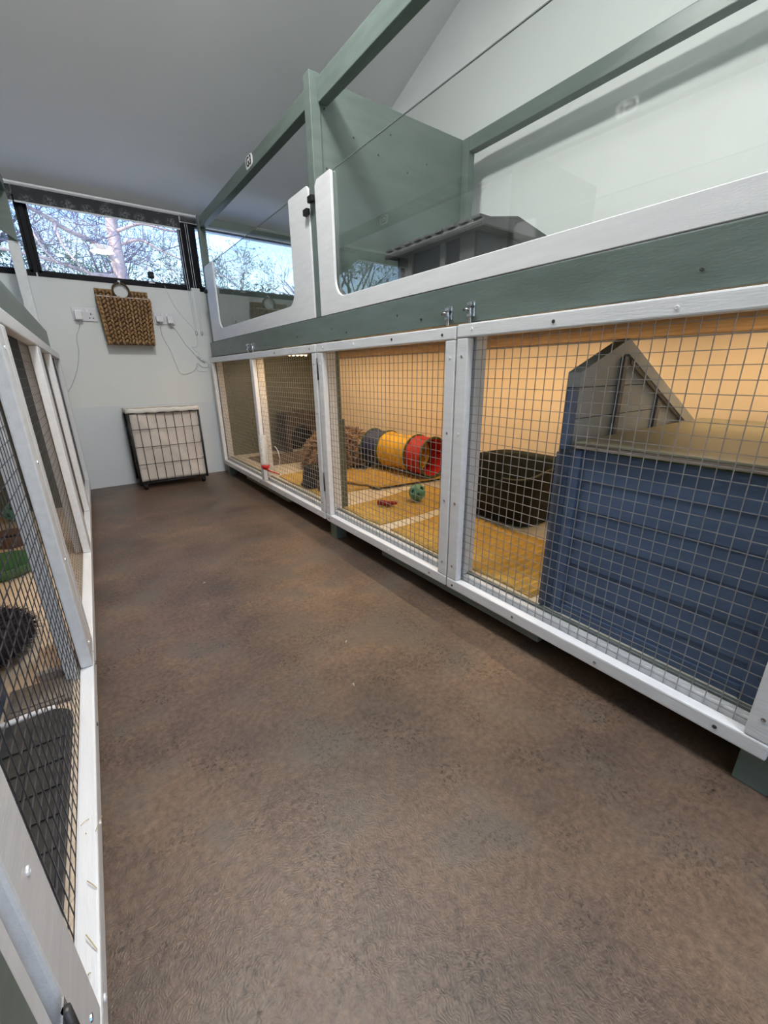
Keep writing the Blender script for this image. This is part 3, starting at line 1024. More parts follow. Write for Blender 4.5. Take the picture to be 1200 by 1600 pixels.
def litter_tray():
    bm = bmesh.new()
    cx, cy, N = 1.715, 1.240, 144
    rings = []

    def rim(a):
        # entrance dips on the aisle side (angle pi), mostly toward the tunnel end
        d_ = math.atan2(math.sin(a - math.radians(175)), math.cos(a - math.radians(175)))
        dip = 0.5 + 0.5 * math.cos(max(-1, min(1, d_ / 0.17)) * math.pi)
        return 0.425 - 0.045 * max(0.0, -math.cos(a)) - 0.125 * dip ** 0.7
    for lv in (0.0, 0.03, 0.5, 0.96, 1.0):
        ring = []
        for k in range(N):
            a = 2 * math.pi * k / N
            h = ZF + 0.009 + (rim(a) - ZF - 0.009) * lv
            s = 0.84 + 0.16 * (h - ZF) / 0.27 - (0.03 if lv == 0 else 0) + (0.035 if lv > 0.9 else 0)
            x, y = superellipse(a, 0.215 * s, 0.235 * s)
            ring.append(bm.verts.new((cx + x, cy + y, h)))
        rings.append(ring)
    for lv in (1.0, 0.9, 0.4, 0.04):
        ring = []
        for k in range(N):
            a = 2 * math.pi * k / N
            h = ZF + 0.012 + (rim(a) - ZF - 0.009) * lv
            s = 0.84 + 0.16 * (h - ZF) / 0.27 - 0.035
            x, y = superellipse(a, 0.215 * s, 0.235 * s)
            ring.append(bm.verts.new((cx + x, cy + y, h)))
        rings.append(ring)
    for A, B in zip(rings[:-1], rings[1:]):
        for k in range(N):
            bm.faces.new((A[k], A[(k + 1) % N], B[(k + 1) % N], B[k]))
    bm.faces.new(rings[0][::-1])
    bm.faces.new(rings[-1])
    o = fin('litter_tray', bm, 'tray_dark', None, True)
    tag(o, 'black plastic litter tray with a scooped entrance beside the blue play house', 'litter tray')


litter_tray()


# ------------------------------------------------------------------ woven mats
def mat_rug(corners, z, label, name='woven_mat', mat='mustard', nu=46, nv=36, rib=0.0026, seed=0, group='mustard mats on the pen floor'):
    """ribbed cotton mat between four corners (room x, y); slight waves at the hem"""
    bm = bmesh.new()
    c = [Vector((*q, 0)) for q in corners]
    rnd = random.Random(seed)
    ph = [rnd.uniform(0, 6) for _ in range(4)]
    top = []
    for i in range(nu + 1):
        u = i / nu
        row_ = []
        for j in range(nv + 1):
            v = j / nv
            p = c[0].lerp(c[1], u).lerp(c[3].lerp(c[2], u), v)
            edge = min(u, 1 - u, v, 1 - v)
            wob = 0.006 * (math.sin(9 * u + ph[0]) + math.sin(7 * v + ph[1]))
            w = max(0, 1 - edge * 14)
            p = p + (c[1] - c[0]).normalized() * wob * w + (c[3] - c[0]).normalized() * wob * w * 0.7
            h = z + 0.0090 + (rib if i % 2 else -rib) + 0.004 * max(0, math.sin(11 * v + ph[2])) * w - (0.004 if edge == 0 else 0) + 0.0012 * math.sin(15 * u + 9 * v + ph[3])
            row_.append(bm.verts.new((p.x, p.y, h)))
        top.append(row_)
    for i in range(nu):
        for j in range(nv):
            bm.faces.new((top[i][j], top[i + 1][j], top[i + 1][j + 1], top[i][j + 1]))
    # skirt to the floor
    loop = [top[i][0] for i in range(nu + 1)] + [top[nu][j] for j in range(1, nv + 1)] + [top[i][nv] for i in range(nu - 1, -1, -1)] + [top[0][j] for j in range(nv - 1, 0, -1)]
    low = [bm.verts.new((q.co.x, q.co.y, z + 0.0004)) for q in loop]
    n = len(loop)
    for k in range(n):
        bm.faces.new((loop[k], loop[(k + 1) % n], low[(k + 1) % n], low[k]))
    bm.faces.new(low)
    o = fin(name, bm, mat)
    return tag(o, label, 'mat', group)


mat_rug([(1.066, 1.42), (1.066, 0.655), (1.50, 0.655), (1.50, 1.44)], ZF, 'mustard ribbed mat in front of the black litter tray', seed=1)
mat_rug([(1.062, 1.825), (1.062, 1.50), (1.74, 1.53), (1.72, 1.90)], ZF, 'mustard ribbed mat lying under the green ball and red chew', seed=2, nu=24, nv=46)
mat_rug([(1.32, 2.28), (1.42, 2.00), (1.96, 1.93), (1.94, 2.64)], ZF + 0.0165, 'mustard ribbed mat beneath the striped play tunnel', seed=3, nu=30, nv=36)
mat_rug([(1.066, 2.74), (1.070, 2.10), (1.62, 2.04), (1.62, 2.84)], ZF, 'mustard ribbed mat under the black bucket behind the divided door', seed=4)
mat_rug([(1.135, 3.54), (1.15, 3.12), (1.78, 3.10), (1.76, 3.54)], ZF, 'dark brown mat in front of the wicker hut', mat='brown_mat', seed=5, group='mustard mats on the pen floor')


# ------------------------------------------------------------------ play tunnel
def tunnel():
    r = 0.128
    a = Vector((1.825, 1.955, 0))
    b = Vector((1.775, 2.56, 0))
    zc = ZF + 0.0360 + r
    ax = (b - a).normalized()
    L = (b - a).length
    t = thing('play_tunnel', 'round fabric tunnel striped blue, yellow and red with green hoops', 'toy tunnel', ((a + b) / 2 + Vector((0, 0, zc - r))))
    side = Vector((-ax.y, ax.x, 0))

    def ring(bm, s, rr, seg=48):
        c_ = a + ax * s + Vector((0, 0, zc))
        return [bm.verts.new(c_ + (side * math.cos(2 * math.pi * k / seg) + Vector((0, 0, 1)) * math.sin(2 * math.pi * k / seg)) * (rr + 0.0022 * math.sin(5 * k + s * 60) * math.sin(k * 0.37 + s * 20))) for k in range(seg)]

    def section(name, s0, s1, mat, sag):
        bm = bmesh.new()
        N = 10
        outer, inner = [], []
        for i in range(N + 1):
            q = i / N
            rr = r - sag * math.sin(math.pi * q)
            outer.append(ring(bm, s0 + (s1 - s0) * q, rr))
            inner.append(ring(bm, s0 + (s1 - s0) * q, rr - 0.0025))
        for R_, flip in ((outer, 0), (inner, 1)):
            for A, B in zip(R_[:-1], R_[1:]):
                for k in range(48):
                    bm.faces.new((A[k], A[(k + 1) % 48], B[(k + 1) % 48], B[k]))
        for A, B in ((outer[0], inner[0]), (outer[-1], inner[-1])):
            for k in range(48):
                bm.faces.new((A[k], A[(k + 1) % 48], B[(k + 1) % 48], B[k]))
        fin(name, bm, mat, t, True)
    section('red_sleeve', 0.0, 0.145, 'cloth_red', 0.005)
    section('yellow_sleeve', 0.150, 0.43, 'cloth_yellow', 0.012)
    section('blue_sleeve', 0.435, L, 'cloth_blue', 0.005)
    for s in (0.0, 0.147, 0.4325, L):
        c_ = a + ax * s + Vector((0, 0, zc))
        pts = [c_ + (side * math.cos(2 * math.pi * k / 40) + Vector((0, 0, 1)) * math.sin(2 * math.pi * k / 40)) * (r + 0.001) for k in range(40)]
        tube('hoop', pts, 0.0065, 'cloth_green', t, 8, closed=True)


tunnel()


# ------------------------------------------------------------------ toys
def holed_ball(c, r, label, mat='ball_green'):
    bm = bmesh.new()
    bmesh.ops.create_icosphere(bm, subdivisions=4, radius=r)
    dirs = []
    n = 14
    for i in range(n):
        z = 1 - 2 * (i + 0.5) / n
        ph = i * 2.399963
        s = math.sqrt(1 - z * z)
        dirs.append(Vector((s * math.cos(ph), s * math.sin(ph), z)))
    kill = [f for f in bm.faces if any(f.calc_center_median().normalized().dot(d_) > math.cos(0.24) for d_ in dirs)]
    bmesh.ops.delete(bm, geom=kill, context='FACES')
    bmesh.ops.recalc_face_normals(bm, faces=bm.faces)
    ret = bmesh.ops.solidify(bm, geom=list(bm.faces), thickness=0.004)
    for v in bm.verts:
        v.co += Vector(c)
    o = fin('toy_ball', bm, mat, None, True)
    return tag(o, label, 'ball')


holed_ball((1.44, 1.665, ZF + 0.0135 + 0.047), 0.047, 'green plastic ball with round holes on the mustard mat')

bm = bmesh.new()
P0, P1 = Vector((1.212, 1.725, ZF + 0.030)), Vector((1.292, 1.655, ZF + 0.028))
pts, rad = [], []
for i in range(15):
    q = i / 14
    pts.append(P0.lerp(P1, q) + Vector((0, 0, 0.002 * math.sin(9 * q))))
    rad.append((0.0185 - 0.008 * q) * (0.35 + 0.65 * min(1, math.sin(math.pi * min(1, max(0.04, q * 0.93 + 0.05))) ** 0.45)) + 0.0004 * math.sin(22 * q))
addtube(bm, pts, rad, 14)
tag(fin('chew_toy', bm, 'carrot_red', None, True), 'small dark red carrot shaped chew lying on the mustard mat', 'chew toy')


# ------------------------------------------------------------------ shaggy cushion
def shaggy():
    t = thing('shaggy_cushion', 'brown shaggy noodle fabric cushion heaped behind the black bucket', 'cushion', (1.62, 2.80, ZF))
    bm = bmesh.new()
    N, Mv = 40, 14
    cx, cy = 1.62, 2.84

    def surf(u, v):
        # u around, v 0 rim .. 1 top
        rr = math.cos(v * math.pi / 2) ** 0.55
        x = cx + 0.27 * rr * math.cos(u)
        y = cy + 0.24 * rr * math.sin(u)
        h = 0.225 * math.sin(v * math.pi / 2) * (1 + 0.22 * math.sin(2 * u + 0.6) * (1 - v) + 0.12 * math.cos(3 * u)) + 0.04 * math.exp(-((x - 1.56) ** 2 + (y - 2.70) ** 2) / 0.012)
        return Vector((x, y, ZF + 0.016 + h))
    grid = [[bm.verts.new(surf(2 * math.pi * i / N, j / Mv)) for i in range(N)] for j in range(Mv)]
    top = bm.verts.new(surf(0, 1.0))
    for j in range(Mv - 1):
        for i in range(N):
            bm.faces.new((grid[j][i], grid[j][(i + 1) % N], grid[j + 1][(i + 1) % N], grid[j + 1][i]))
    for i in range(N):
        bm.faces.new((grid[-1][i], grid[-1][(i + 1) % N], top))
    bm.faces.new(grid[0][::-1])
    fin('body', bm, 'shaggy', t, True)
    bm = bmesh.new()
    rnd = random.Random(3)
    for k in range(1000):
        u = rnd.uniform(0, 2 * math.pi)
        v = rnd.random() ** 0.9
        p = surf(u, v)
        e1 = surf(u + 0.02, v) - p
        e2 = surf(u, min(1, v + 0.02)) - p
        nrm = e1.cross(e2)
        nrm = nrm.normalized() if nrm.length > 1e-9 else Vector((0, 0, 1))
        d_ = (nrm + Vector((rnd.uniform(-.8, .8), rnd.uniform(-.8, .8), rnd.uniform(-.7, .5)))).normalized()
        ln = rnd.uniform(0.028, 0.055)
        q = p + d_ * ln * 0.55
        e_ = p + d_ * ln + Vector((0, 0, -0.010))
        e_.z = max(e_.z, ZF + 0.018)
        q.z = max(q.z, ZF + 0.018)
        addtube(bm, [p - d_ * 0.004, q, e_], [0.006, 0.0072, 0.005], 5)
    stuff(fin('noodle_pile', bm, 'shaggy', t, True))
    # plain brown fabric wing beside the tunnel
    bm = bmesh.new()
    addbox(bm, (1.70, 2.62, ZF + 0.012), (1.92, 2.74, ZF + 0.20), bevel=0.03)
    fin('fabric_side', bm, 'stone_beige', t, True)


shaggy()


# ------------------------------------------------------------------ wicker hut in the corner
def hut(x0, x1, y0, y1, z1):
    t = thing('wicker_hut', 'dark brown wicker hut with arched doorway in the pen corner', 'hut', ((x0 + x1) / 2, (y0 + y1) / 2, ZF))
    # front with arched opening (faces the aisle corner, -y)
    w = x1 - x0
    cx = x0 + w * 0.40
    aw, ah = w * 0.27, 0.125
    pts = [(x0, ZF), (cx - aw, ZF), (cx - aw, ZF + ah)]
    for k in range(1, 12):
        a = math.pi - math.pi * k / 12
        pts.append((cx + aw * math.cos(a), ZF + ah + aw * math.sin(a)))
    pts += [(cx + aw, ZF + ah), (cx + aw, ZF), (x1, ZF), (x1, z1 - 0.03), (x1 - 0.03, z1), (x0 + 0.03, z1), (x0, z1 - 0.03)]
    prism('front_wall', [(a, y0, b) for a, b in pts], (0, 0.02, 0), 'wicker_dark', t)
    box('side_wall', (x0, y0 + 0.0205, ZF), (x0 + 0.02, y1, z1 - 0.03), 'wicker_dark', t, bevel=0.002)
    box('side_wall', (x1 - 0.02, y0 + 0.0205, ZF), (x1, y1, z1 - 0.03), 'wicker_dark', t, bevel=0.002)
    box('roof', (x0, y0 + 0.0205, z1 - 0.029), (x1, y1, z1 - 0.004), 'wicker_dark', t, bevel=0.008)
    box('back_wall', (x0 + 0.0205, y1 - 0.02, ZF), (x1 - 0.0205, y1, z1 - 0.03), 'black_plastic', t, bevel=0.002)  # black stands in for the shade inside the hut
    bm = bmesh.new()
    for k in range(9):
        z = ZF + 0.02 + k * (z1 - ZF - 0.05) / 8
        addtube(bm, [(x0 - 0.002, y0 - 0.002, z), (cx - aw - 0.006 if z < ZF + ah + aw else x1, y0 - 0.002, z)], 0.006, 6)
        if z < ZF + ah + aw:
            addtube(bm, [(cx + aw + 0.006, y0 - 0.002, z), (x1, y0 - 0.002, z)], 0.006, 6)
    stuff(fin('woven_bands', bm, 'wicker_dark', t, True))
    for k in range(3):
        lathed('tuft', [(0.0, 0.02), (0.014, 0.012), (0.016, 0.0), (0.0, -0.012)], (cx - 0.05 + 0.04 * k, y0 + 0.03, z1 + 0.006), 'wicker_dark', t, seg=10)


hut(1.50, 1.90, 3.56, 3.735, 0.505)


# ------------------------------------------------------------------ black bucket, small tin
def square_bucket():
    t = thing('bucket', 'small black tapered bucket standing on the mustard mat', 'bucket', (1.155, 2.33, ZF + 0.010))
    bm = bmesh.new()
    z = ZF + 0.0135
    prof = [(0.052, 0.0), (0.062, 0.004), (0.072, 0.10), (0.076, 0.118), (0.080, 0.122), (0.080, 0.128), (0.074, 0.130), (0.068, 0.118), (0.056, 0.008), (0.0, 0.008)]
    # a food bucket turned upside down: widest at the floor
    prof = [(0.082, 0.0), (0.084, 0.006), (0.076, 0.010), (0.060, 0.112), (0.055, 0.120), (0.0, 0.121)]
    rings = []
    for rr, h in prof:
        ring = []
        for k in range(32):
            x, y = superellipse(2 * math.pi * k / 32 + 0.2, max(rr, 1e-4), max(rr, 1e-4), 4)
            ring.append(bm.verts.new((1.155 + x, 2.33 + y, z + h)))
        rings.append(ring)
    for A, B in zip(rings[:-1], rings[1:]):
        for k in range(32):
            bm.faces.new((A[k], A[(k + 1) % 32], B[(k + 1) % 32], B[k]))
    bm.faces.new(rings[0][::-1])
    bmesh.ops.remove_doubles(bm, verts=bm.verts, dist=5e-4)
    fin('shell', bm, 'black_plastic', t, True)
    lathed('base_ring', [(0.040, 0.1205), (0.040, 0.1245), (0.046, 0.1245), (0.046, 0.1205)], (1.155, 2.33, z), 'black_plastic', t)


square_bucket()
t = thing('tin', 'small brown tin beside the black bucket', 'tin', (1.120, 2.185, ZF + 0.0100))
lathed('can', [(0.0, 0.0), (0.026, 0.0), (0.026, 0.058), (0.0, 0.058)], (1.120, 2.185, ZF + 0.0135), 'brown_bowl', t)
lathed('rim', [(0.0262, 0.053), (0.0285, 0.055), (0.0285, 0.059), (0.0262, 0.060)], (1.120, 2.185, ZF + 0.0135), 'steel', t)


# ------------------------------------------------------------------ water bottle on the door
def water_bottle():
    x, y, z = 0.948, 2.635, 0.262
    t = thing('water_bottle', 'clear water bottle with red cap clipped to the white mesh door', 'water bottle', (x, y, z - 0.04))
    lathed('body', [(0.0, 0.205), (0.022, 0.203), (0.027, 0.195), (0.027, 0.02), (0.024, 0.006), (0.0, 0.005)], (x, y, z), 'bottle_clear', t)
    lathed('cap', [(0.0, 0.006), (0.0265, 0.006), (0.0265, -0.006), (0.017, -0.020), (0.006, -0.026), (0.0, -0.026)], (x, y, z), 'cap_red', t)
    tube('spout', [(x, y, z - 0.022), (x + 0.02, y - 0.012, z - 0.034), (x + 0.075, y - 0.045, z - 0.060)], [0.006, 0.0045, 0.004], 'cap_red', t)
    for k in range(4):
        lathed('measure_mark', [(0.0, 0.0012), (0.0035, 0.001), (0.004, 0.0)], (x - 0.027 * 0.75, y - 0.027 * 0.66, z + 0.06 + 0.035 * k), 'sign_white', t, axis=(-0.75, -0.66, 0), seg=8)
    tube('hanger', [(x + 0.02, y - 0.02, z + 0.02), (x + 0.035, y - 0.06, z - 0.002), (x + 0.05, y - 0.11, z + 0.012), (x + 0.055, y - 0.125, z + 0.06), (x + 0.055, y - 0.10, z + 0.11), (x + 0.05, y - 0.07, z + 0.135)], 0.0018, 'plug_white', t, 6)
    tube('clip_wire', [(x + 0.0275, y, z + 0.12), (x + 0.045, y, z + 0.13)], 0.002, 'steel', t, 6)


water_bottle()


# ------------------------------------------------------------------ grey shelter on the upper tier
def shelter():
    x0, x1, y0, y1 = 1.33, 1.66, 1.22, 1.70
    zt = 1.077
    t = thing('plastic_shelter', 'grey shelter with overhanging roof behind the clear upper panel', 'shelter', ((x0 + x1) / 2, (y0 + y1) / 2, zt))
    zw = 1.335
    # end wall toward the camera with round hole
    cx, cz, rr = 1.50, 1.235, 0.062
    bm = bmesh.new()
    K = 24
    outer = [(x0, zt), (x1, zt), (x1, zw), (x0, zw)]
    hole = [(cx + rr * math.cos(2 * math.pi * k / K), cz + rr * math.sin(2 * math.pi * k / K)) for k in range(K)]

    def sq(k):
        a = 2 * math.pi * k / K
        c, s = math.cos(a), math.sin(a)
        tx = ((x1 - cx) if c > 0 else (cx - x0)) / max(abs(c), 1e-6)
        tz = ((zw - cz) if s > 0 else (cz - zt)) / max(abs(s), 1e-6)
        m_ = min(tx, tz)
        return (cx + c * m_, cz + s * m_)
    fa = [[bm.verts.new((p[0], yy, p[1])) for p in hole] for yy in (y0, y0 + 0.012)]
    fb = [[bm.verts.new((*(lambda q: (q[0], yy, q[1]))(sq(k)),)) for k in range(K)] for yy in (y0, y0 + 0.012)]
    for k in range(K):
        n = (k + 1) % K
        bm.faces.new((fa[0][k], fa[0][n], fb[0][n], fb[0][k]))
        bm.faces.new((fa[1][k], fb[1][k], fb[1][n], fa[1][n]))
        bm.faces.new((fa[0][k], fa[1][k], fa[1][n], fa[0][n]))
        bm.faces.new((fb[0][k], fb[0][n], fb[1][n], fb[1][k]))
    fin('end_wall', bm, 'house_dark', t)
    tube('hole_ring', [(cx + rr * math.cos(2 * math.pi * k / K), y0 - 0.002, cz + rr * math.sin(2 * math.pi * k / K)) for k in range(K)], 0.005, 'house_grey', t, 8, closed=True)
    box('end_wall', (x0, y1 - 0.012, zt), (x1, y1, zw), 'house_dark', t, bevel=0.002)
    for ya, yb_ in ((y0 + 0.013, y0 + 0.09), (y0 + 0.17, y0 + 0.20), (y1 - 0.10, y1 - 0.013)):
        box('side_slat', (x0, ya, zt), (x0 + 0.012, yb_, zw), 'house_grey', t, bevel=0.002)
    box('side_panel', (x0 + 0.0125, y0 + 0.013, zt), (x0 + 0.022, y1 - 0.013, zw), 'house_dark', t, bevel=0.001)
    box('back_panel', (x1 - 0.012, y0 + 0.013, zt), (x1, y1 - 0.013, zw), 'house_dark', t, bevel=0.001)
    # shallow roof, rounded rim
    bm = bmesh.new()
    e_ = 0.035
    xm = (x0 + x1) / 2
    pr = [(x0 - e_, zw - 0.004), (x0 - e_ - 0.006, zw + 0.010), (x0 - e_ + 0.01, zw + 0.026), (xm, zw + 0.060), (x1 + e_ - 0.01, zw + 0.026), (x1 + e_ + 0.006, zw + 0.010), (x1 + e_, zw - 0.004), (x1 + e_ - 0.01, zw + 0.002), (x0 - e_ + 0.01, zw + 0.002)]
    addprism(bm, [(a, y0 - 0.05, b) for a, b in pr], (0, y1 - y0 + 0.10, 0))
    bmesh.ops.recalc_face_normals(bm, faces=bm.faces)
    bmesh.ops.bevel(bm, geom=list(bm.edges), offset=0.003, segments=2, affect='EDGES')
    fin('roof', bm, 'house_grey', t)
    for k in range(9):
        y = y0 - 0.02 + (y1 - y0 + 0.04) * k / 8
        box('roof_tile', (x0 - e_ - 0.004, y - 0.021, zw + 0.026), (x0 + 0.03, y + 0.021, zw + 0.036), 'house_grey', t, bevel=0.002)


shelter()


# ------------------------------------------------------------------ hanging basket on the window wall
def basket():
    x0, x1, zt, zb = 0.279, 0.612, 1.372, 1.062
    tp = 0.020
    yf, ybk = 3.760, 3.862
    t = thing('wall_basket', 'woven water hyacinth basket hung on the wall by its ring', 'basket', ((x0 + x1) / 2, 3.81, zb))
    # inner body
    bm = bmesh.new()
    f = [bm.verts.new(p) for p in ((x0 + 0.008, yf + 0.012, zt), (x1 - 0.008, yf + 0.012, zt), (x1 - tp - 0.006, yf + 0.022, zb + 0.01), (x0 + tp + 0.006, yf + 0.022, zb + 0.01))]
    b = [bm.verts.new(p) for p in ((x0 + 0.008, ybk, zt), (x1 - 0.008, ybk, zt), (x1 - tp - 0.006, ybk, zb + 0.01), (x0 + tp + 0.006, ybk, zb + 0.01))]
    bm.faces.new(f)
    bm.faces.new(b[::-1])
    for k in range(4):
        bm.faces.new((f[k], f[(k + 1) % 4], b[(k + 1) % 4], b[k]))
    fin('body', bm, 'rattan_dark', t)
    # plaited lumps on the front and the two sides
    bm = bmesh.new()
    rnd = random.Random(11)

    def lump(c, rx, rz, ry, tilt):
        m_ = Matrix.Translation(c) @ Matrix.Rotation(tilt, 4, 'Y') @ Matrix.Diagonal((rx, ry, rz, 1))
        bmesh.ops.create_uvsphere(bm, u_segments=7, v_segments=5, radius=1.0, matrix=m_)
    ncol, nrow = 14, 11
    for i in range(nrow):
        q = (i + 0.5) / nrow
        z = zt + (zb - zt) * q
        a, b_ = x0 + tp * q, x1 - tp * q
        for j in range(ncol):
            x = a + (b_ - a) * (j + 0.5) / ncol
            lump(Vector((x, yf + 0.010 * q + 0.004 + rnd.uniform(-.002, .002), z + (0.006 if j % 2 else -0.006))), 0.0092, 0.0165, 0.012, (0.55 if j % 2 else -0.35) + rnd.uniform(-.2, .2))
        for sx in (a, b_):
            for j in range(4):
                y = yf + 0.015 + 0.024 * j
                lump(Vector((sx, y, z + (0.006 if j % 2 else -0.006))), 0.008, 0.018, 0.013, 0)
    stuff(fin('plaited_front', bm, 'rattan', t, True))
    # raised back flap with a half-round cut out
    bm = bmesh.new()
    cxr = 0.443
    zf0, zf1 = 1.372, 1.425
    for i in range(2):
        for j in range(15):
            x = x0 - 0.004 + (x1 - x0 + 0.006) * (j + 0.5) / 15
            if abs(x - cxr) < 0.052:
                continue
            lump(Vector((x, 3.842, zf0 + 0.013 + 0.027 * i + (0.003 if j % 2 else -0.003))), 0.0098, 0.0155, 0.011, 0.5 if j % 2 else -0.35)
    stuff(fin('plaited_flap', bm, 'rattan', t, True))
    for xa, xb in ((x0 - 0.002, cxr - 0.048), (cxr + 0.048, x1)):
        box('flap_board', (xa, 3.847, zf0 - 0.01), (xb, 3.860, zf1), 'rattan_dark', t, bevel=0.003)
        tube('flap_edge', [(xa, 3.846, zf1), (xb, 3.846, zf1)], 0.006, 'rattan', t, 8)
    tube('rim', [(x0, yf + 0.004, zt), (x1, yf + 0.004, zt), (x1, 3.85, zt), (x0, 3.85, zt)], 0.004, 'liner', t, 6, closed=True)
    tube('bottom_edge', [(x0 + tp, yf + 0.016, zb + 0.002), (x1 - tp, yf + 0.016, zb + 0.002)], 0.008, 'rattan_dark', t, 8)
    pts = [(cxr + 0.052 * math.cos(2 * math.pi * k / 32), 3.845, 1.425 + 0.052 * math.sin(2 * math.pi * k / 32)) for k in range(32)]
    tube('ring_handle', pts, 0.0068, 'rattan_dark', t, 8, closed=True)
    h = thing('wall_hook', 'small white hook holding up the woven basket', 'hook', (cxr, 3.855, 1.47))
    box('base', (cxr - 0.008, 3.856, 1.468), (cxr + 0.008, 3.866, 1.496), 'plug_white', h, bevel=0.002)
    tube('prong', [(cxr, 3.858, 1.474), (cxr, 3.836, 1.470), (cxr, 3.832, 1.484)], 0.0025, 'plug_white', h, 6)


basket()


# ------------------------------------------------------------------ sockets, plugs, cables
def socket(x0, z0, label, sw=True):
    t = thing('wall_socket', label, 'socket', (x0 + 0.073, 3.861, z0), 'double wall sockets')
    box('plate', (x0, 3.857, z0), (x0 + 0.146, 3.866, z0 + 0.086), 'socket_white', t, bevel=0.003)
    for k, cx in enumerate((x0 + 0.037, x0 + 0.110)):
        box('switch', (cx + (0.014 if k == 0 else -0.026), 3.852, z0 + 0.056), (cx + (0.028 if k == 0 else -0.012), 3.8568, z0 + 0.078), 'plug_white', t, bevel=0.001)
        for dx, dz, w, h in ((0, 0.048, 0.006, 0.012), (-0.011, 0.022, 0.009, 0.006), (0.011, 0.022, 0.009, 0.006)):
            box('pin_slot', (cx + dx - w / 2, 3.8563, z0 + dz - h / 2), (cx + dx + w / 2, 3.8572, z0 + dz + h / 2), 'ink', t, bevel=0)
    return t


socket(0.118, 1.212, 'white double wall socket with one charger and one empty outlet')
socket(0.632, 1.216, 'white double wall socket beside the loose white cables')


def plug(x, z, w, h, d_, label):
    t = thing('plug', label, 'plug', (x, 3.85 - d_ / 2, z - h / 2), 'plugs in the wall sockets')
    box('body', (x - w / 2, 3.8515 - d_, z - h / 2), (x + w / 2, 3.8515, z + h / 2), 'plug_white', t, bevel=0.005)
    tube('strain_relief', [(x, 3.8515 - d_ * 0.5, z - h / 2 + 0.004), (x, 3.8515 - d_ * 0.5, z - h / 2 - 0.018)], [0.005, 0.003], 'cable_grey', t)
    return t


plug(0.152, 1.247, 0.044, 0.060, 0.036, 'white charger plug with a cable hanging straight down')
plug(0.665, 1.250, 0.046, 0.040, 0.030, 'white flat plug with a looping cable beside the basket')
plug(0.738, 1.248, 0.040, 0.052, 0.045, 'white charger block at the outer end of its socket')


def smoothpts(p, n=8):
    """Catmull-Rom through the given points"""
    p = [Vector(q) for q in p]
    p = [p[0] * 2 - p[1]] + p + [p[-1] * 2 - p[-2]]
    out = []
    for i in range(1, len(p) - 2):
        for k in range(n):
            t_ = k / n
            a, b, c, d_ = p[i - 1], p[i], p[i + 1], p[i + 2]
            out.append(0.5 * ((2 * b) + (c - a) * t_ + (2 * a - 5 * b + 4 * c - d_) * t_ ** 2 + (3 * b - a - 3 * c + d_) * t_ ** 3))
    out.append(p[-2])
    return out


def cable(pts, label, r=0.0022, mat='cable_grey', name='cable', y=3.8625, first_y=None):
    q = [Vector((a, y, b)) for a, b in pts]
    if first_y is not None:
        q[0].y = first_y
    o = tube(name, smoothpts(q), r, mat, None, 6)
    return tag(o, label, 'cable', 'loose cables on the window wall')


cable([(0.152, 1.200), (0.138, 1.160), (0.112, 1.100), (0.104, 0.990), (0.060, 0.860), (0.006, 0.760), (-0.03, 0.72)], 'thin grey cable hanging from the charger plug behind the mesh doors', first_y=3.833)
cable([(0.665, 1.212), (0.672, 1.130), (0.712, 1.030), (0.735, 0.930), (0.758, 0.856), (0.815, 0.850), (0.880, 0.885), (0.902, 0.930), (0.940, 0.900), (0.985, 0.905), (0.980, 0.940), (0.930, 0.962)], 'grey cable looping low below the flat plug', first_y=3.837)
cable([(0.738, 1.205), (0.770, 1.190), (0.815, 1.110), (0.832, 1.075), (0.870, 1.030), (0.905, 0.985), (0.930, 0.965)], 'grey cable drooping from the charger block to the inline switch', first_y=3.83)
cable([(0.745, 1.492), (0.768, 1.420), (0.800, 1.345), (0.860, 1.260), (0.918, 1.185), (0.928, 1.120), (0.915, 1.060), (0.880, 1.060), (0.900, 1.030), (0.930, 1.000), (0.905, 0.92), (0.900, 0.875), (0.960, 0.868)], 'white cable running down from the window sill beneath the black sensor', mat='cord_white')
t = thing('inline_switch', 'small clear inline cable switch low on the wall', 'switch', (0.935, 3.855, 0.945))
bm = bmesh.new()
addtube(bm, [(0.905, 3.856, 0.985), (0.912, 3.856, 0.978), (0.955, 3.856, 0.945), (0.962, 3.856, 0.938)], [0.004, 0.008, 0.008, 0.004], 8)
fin('case', bm, 'cable_grey', t, True)
box('button', (0.928, 3.8465, 0.957), (0.942, 3.849, 0.966), 'plug_white', t, bevel=0.0005)

# sensor on the window sill
t = thing('window_sensor', 'small black square sensor standing on the window sill', 'sensor', (0.660, 3.852, 1.499))
box('foot', (0.640, 3.845, 1.4972), (0.680, 3.872, 1.505), 'plug_white', t, bevel=0.002)
tube('stalk', [(0.660, 3.858, 1.505), (0.660, 3.858, 1.530)], 0.004, 'plug_white', t)
box('head', (0.640, 3.842, 1.530), (0.682, 3.866, 1.576), 'black_plastic', t, bevel=0.008)
lathed('lens', [(0.0, 0.001), (0.008, 0.001), (0.010, -0.001)], (0.661, 3.8415, 1.553), 'house_dark', t, axis=(0, -1, 0), seg=14)

